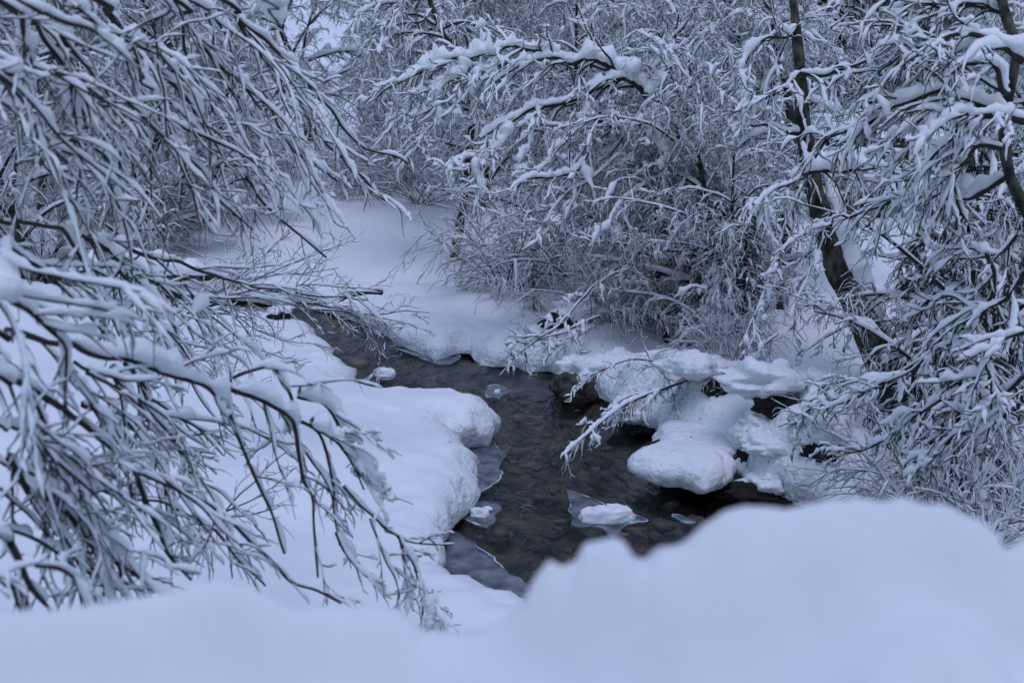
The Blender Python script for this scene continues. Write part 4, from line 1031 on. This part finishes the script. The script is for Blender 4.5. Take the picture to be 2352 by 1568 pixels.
limb(OV, trace('e', [(2150, 950), (2220, 1050), (2250, 1120), (2310, 1250), (2352, 1320)], 13.4, 13.0), .008, .004, .014, 4, .3, 4, twr=.004, sbt=.012)
b = at(470, 700, 10.5); b[2] = ground(b[0], b[1])
SP = thing('bare_shrub', b, 'thin bare twiggy shrub leaning over the creek bend at centre left', 'shrub')
BARE = [('d', [(1300, 560), (1560, 390), (1720, 250), (1850, 130), (1960, 40), (2010, -60)], .009, .003), ('d', [(1300, 560), (1500, 480), (1780, 340), (2020, 240), (2230, 150), (2290, 120)], .008, .003),
        ('d', [(1250, 600), (1480, 520), (1720, 440), (1960, 470), (2200, 520), (2352, 560)], .010, .004), ('d', [(1260, 600), (1480, 560), (1600, 640), (1690, 760), (1740, 830), (1850, 880), (1950, 920)], .009, .003),
        ('d', [(1290, 570), (1500, 420), (1800, 350), (2100, 320), (2280, 280)], .007, .003), ('d', [(1300, 590), (1560, 600), (1700, 690), (1900, 780), (2110, 800)], .007, .003),
        ('d', [(1280, 570), (1560, 500), (1900, 420), (2150, 400), (2352, 420), (2500, 430)], .008, .003), ('d', [(1270, 590), (1420, 380), (1600, 300), (1640, 160)], .006, .003),
        ('e', [(-300, 520), (-100, 540), (130, 600), (300, 592), (450, 575), (620, 585)], .009, .003), ('e', [(-200, 560), (60, 590), (200, 680), (260, 800), (290, 900), (280, 960)], .007, .003), ('e', [(-100, 540), (100, 580), (300, 620), (420, 650), (510, 665)], .006, .003)]
for reg, pts, r0, r1 in BARE:
    limb(SP, trace(reg, pts, 10.5, 11.5), r0, r1, .012, 9, .55, 5, grav2=0.3, twr=.003, sbt=.006, freq=30, gap=-.1, am=.6, S=4)
def simple_shrub(x, y, d, label, limbs, sb=.008, sbt=.005):
    b = at(x, y, d); b[2] = min(b[2], ground(b[0], b[1]) + .3)
    t = thing('bare_shrub', b, label, 'shrub')
    for reg, pts in limbs:
        limb(t, trace(reg, pts, d, d * 1.01), .006, .0025, sb, 5, .3, 3, grav2=.3, twr=.0026, sbt=sbt, gap=-.1, S=6)
simple_shrub(500, 1190, 7.4, 'small bare twigs poking from the snow behind the lower left branches', [('g', [(1500, 420), (1600, 300), (1700, 220), (1800, 120), (1950, 0)]), ('g', [(1480, 420), (1700, 330), (1860, 240), (1980, 130)]), ('g', [(1480, 440), (1650, 440), (1830, 400)])])
simple_shrub(440, 830, 9.0, 'little tuft of bare twigs in the snow above the thick lower left branch', [('d', [(1260, 880), (1320, 810), (1370, 760)]), ('d', [(1250, 890), (1290, 800), (1310, 770)]), ('d', [(1270, 900), (1380, 910), (1480, 915)])])
simple_shrub(1250, 810, 17.0, 'thin bare sprig on the snow of the far bank above the water', [('e', [(1290, 760), (1260, 690), (1250, 600), (1210, 550)]), ('e', [(1300, 760), (1250, 700), (1200, 650)])])
simple_shrub(1730, 960, 12.8, 'tangled bare twigs hanging over the rock hollow', [('f', [(600, 1180), (520, 1240), (470, 1320), (440, 1400)]), ('f', [(610, 1180), (560, 1260), (540, 1360)]), ('f', [(180, 1300), (270, 1230), (400, 1200), (550, 1070)])])
simple_shrub(2030, 780, 12.2, 'thin dark stems rising beside the leaning trunk', [('f', [(1330, 1050), (1270, 880), (1240, 720), (1210, 620), (1060, 490)]), ('f', [(1300, 1030), (1290, 850), (1230, 730)]), ('f', [(1350, 850), (1200, 890), (1060, 930)])])
b = at(300, 640, 19.0)
LG = thing('fallen_log', b, 'fallen dark log with a thick ridge of snow on the left bank', 'log')
limb(LG, trace('d', [(300, 360), (400, 345), (560, 325), (800, 322), (1000, 330), (1200, 350), (1400, 348), (1520, 330)], 18.6, 19.6), .085, .06, .17, 4, .5, 3, name='log', gap=-.9, freq=9, S=10, mat=TRUNK)
b = at(845, 690, 19.6)
SN = thing('fallen_branch', b, 'dark broken branch sticking out of the snow right of the creek bend', 'branch')
limb(SN, trace('e', [(300, 452), (230, 452), (150, 465), (80, 480), (20, 510)], 19.8, 19.4), .05, .015, .05, 5, .7, 3, gap=-.6, freq=9)

# ------------------------------------------------------------------ buildings
def box(c, s):
    c = np.asarray(c, float); s = np.asarray(s, float) / 2
    V = np.array([(x, y, z) for x in (-1, 1) for y in (-1, 1) for z in (-1, 1)], float) * s + c
    F = np.array([(0, 1, 3, 2), (4, 6, 7, 5), (0, 4, 5, 1), (2, 3, 7, 6), (0, 2, 6, 4), (1, 5, 7, 3)])
    return V, F
def shelter():
    D = 28.0
    x0, x1 = at(1745, 345, D)[0], at(2185, 345, D)[0]
    yf = at(1950, 345, D)[1]
    zb = at(1950, 342, D)[2]; zr = at(1950, 318, D)[2]
    xc = (x0 + x1) / 2; gz_ = ground(xc, yf)
    base = np.array([xc, yf, gz_])
    t = thing('wooden_shelter', base, 'low wooden shelter with reddish beam and snowy roof behind the right hand branches', 'shelter')
    V, F = box((xc, yf, zb), (x1 - x0, 0.14, 0.20)); obj('beam', V, F, WOODM, t, base, False)
    V, F = box((xc, yf + 0.02, zb + 0.19), (x1 - x0 + .3, 0.12, 0.10)); obj('fascia_board', V, F, WOODM, t, base, False)
    for px in (1745, 1900, 2032, 2160):
        xx = at(px, 345, D)[0]
        V, F = box((xx, yf + 0.03, (gz_ + zb) / 2 - 0.1), (0.15, 0.15, zb - gz_ + 0.1)); obj('post', V, F, DARKW, t, base, False)
    for px in (1755, 1900, 2032, 2160):
        xx = at(px, 345, D)[0]
        V, F = box((xx, yf + 3.2, (gz_ + zb) / 2 - 0.1), (0.15, 0.15, zb - gz_ + 0.1)); obj('post', V, F, DARKW, t, base, False)
    # roof slab tilted to the back with rafters
    V, F = box((xc, yf + 1.6, 0), (x1 - x0 + .5, 4.2, 0.08)); V[:, 2] += zb + 0.26 + (V[:, 1] - yf) * 0.04
    rf = obj('roof', V, F, DARKW, t, base, False)
    nx = 60; ny = 24
    X, Y = np.meshgrid(np.linspace(x0 - .35, x1 + .35, nx), np.linspace(yf - .62, yf + 3.9, ny))
    e = np.minimum(np.minimum(X - x0 + .35, x1 + .35 - X), np.minimum(Y - yf + .62, yf + 3.9 - Y))
    Z = zb + .31 + (Y - yf) * .04 + .38 * np.sqrt(np.clip(e / .35, 0, 1)) + .04 * fbm(np.stack([X, Y, 0 * X], -1) * .9, 3, 9)
    V = np.stack([X, Y, Z], -1).reshape(-1, 3); i = np.arange(ny - 1)[:, None] * nx + np.arange(nx - 1)[None]
    obj('roof_snow', V, np.stack([i, i + 1, i + nx + 1, i + nx], -1).reshape(-1, 4), SNOW, rf, base)
    # pale boards inside, rail and stacked firewood
    for a, c in ((1750, 1890), (1905, 2025), (2040, 2155)):
        xa, xb = at(a, 345, D)[0], at(c, 345, D)[0]
        V, F = box(((xa + xb) / 2, yf + 2.9, gz_ + 1.15), (xb - xa, 0.05, 1.0)); obj('panel', V, F, PANEL, t, base, False)
        V, F = box(((xa + xb) / 2, yf + 0.02, gz_ + .62), (xb - xa, 0.05, .09)); obj('rail', V, F, WOODM, t, base, False)
    k = 0
    for row in range(4):
        for q in range(13):
            px = 1908 + q * 9.5 + (row % 2) * 4.5
            xx = at(px, 345, D)[0]
            P = np.array([[(xx, yf + .5, gz_ + .1 + row * .12), (xx, yf + .75, gz_ + .1 + row * .12), (xx, yf + 1.0, gz_ + .1 + row * .12)]])
            V, F = tubes(P, np.full((1, 3), .052 + .012 * ((k * 7) % 3 - 1)), 8)
            V = np.vstack([V, P[0, :1]]); cap = np.stack([np.arange(8), (np.arange(8) + 1) % 8, np.full(8, 24), np.full(8, 24)], -1)
            lo = thing('firewood_log', P[0, 0], 'split firewood log in the stack under the shelter', 'log', 'firewood stacked under the shelter') if False else None
            F3 = np.vstack([np.c_[F[:, :3]], np.c_[F[:, 0], F[:, 2], F[:, 3]], cap[:, :3]])
            o = obj('firewood_log', V, F3, LOGEND, None, P[0, 0]); tag(o, 'split firewood log in the stack under the shelter', 'log', 'firewood stacked under the shelter')
            k += 1
shelter()
def cabin():
    D = 47.0
    c = at(1262, 100, D); gz_ = ground(c[0], c[1])
    base = np.array([c[0], c[1], gz_])
    t = thing('wooden_cabin', base, 'dark wooden cabin with snowy roof far behind the trees at the top centre', 'cabin')
    wd, dp = 3.4, 4.0; ez = at(1240, 118, D)[2]; rz = at(1240, 52, D)[2]
    V, F = box((c[0], c[1] + dp / 2, (gz_ + ez) / 2), (wd, dp, ez - gz_)); obj('wall', V, F, DARKW, t, base, False)
    for s in (-1, 1):
        V = np.array([(0, 0, 0), (s * (wd / 2 + .5), 0, -(rz - ez) - .25), (s * (wd / 2 + .5), dp + 1, -(rz - ez) - .25), (0, dp + 1, 0)], float) + (c[0], c[1] - .5, rz)
        V = np.vstack([V, V - (0, 0, .14)])
        F = np.array([(0, 1, 2, 3), (7, 6, 5, 4), (0, 4, 5, 1), (1, 5, 6, 2), (2, 6, 7, 3), (3, 7, 4, 0)])
        rf = obj('roof', V, F, DARKW, t, base, False)
        V2 = V.copy(); V2[:4] += (0, 0, .38); V2[4:] += (0, 0, .15); V2[:, 1] = np.clip(V2[:, 1], c[1] - .3, None)
        obj('roof_snow', V2, F, SNOW, rf, base, False)
    V = np.array([(-wd / 2, 0, ez), (wd / 2, 0, ez), (0, 0, rz - .1), (-wd / 2, .1, ez), (wd / 2, .1, ez), (0, .1, rz - .1)], float) + (c[0], c[1] - .02, 0)
    obj('gable', V, np.array([(0, 1, 2), (3, 5, 4)]), DARKW, t, base, False)
    for q in range(10):
        xx = c[0] - wd / 2 + (q + .5) * wd / 10
        V, F = box((xx, c[1] - .05, (gz_ + ez) / 2), (wd / 10 - .03, .05, ez - gz_)); obj('plank', V, F, DARKW, t, base, False)
cabin()
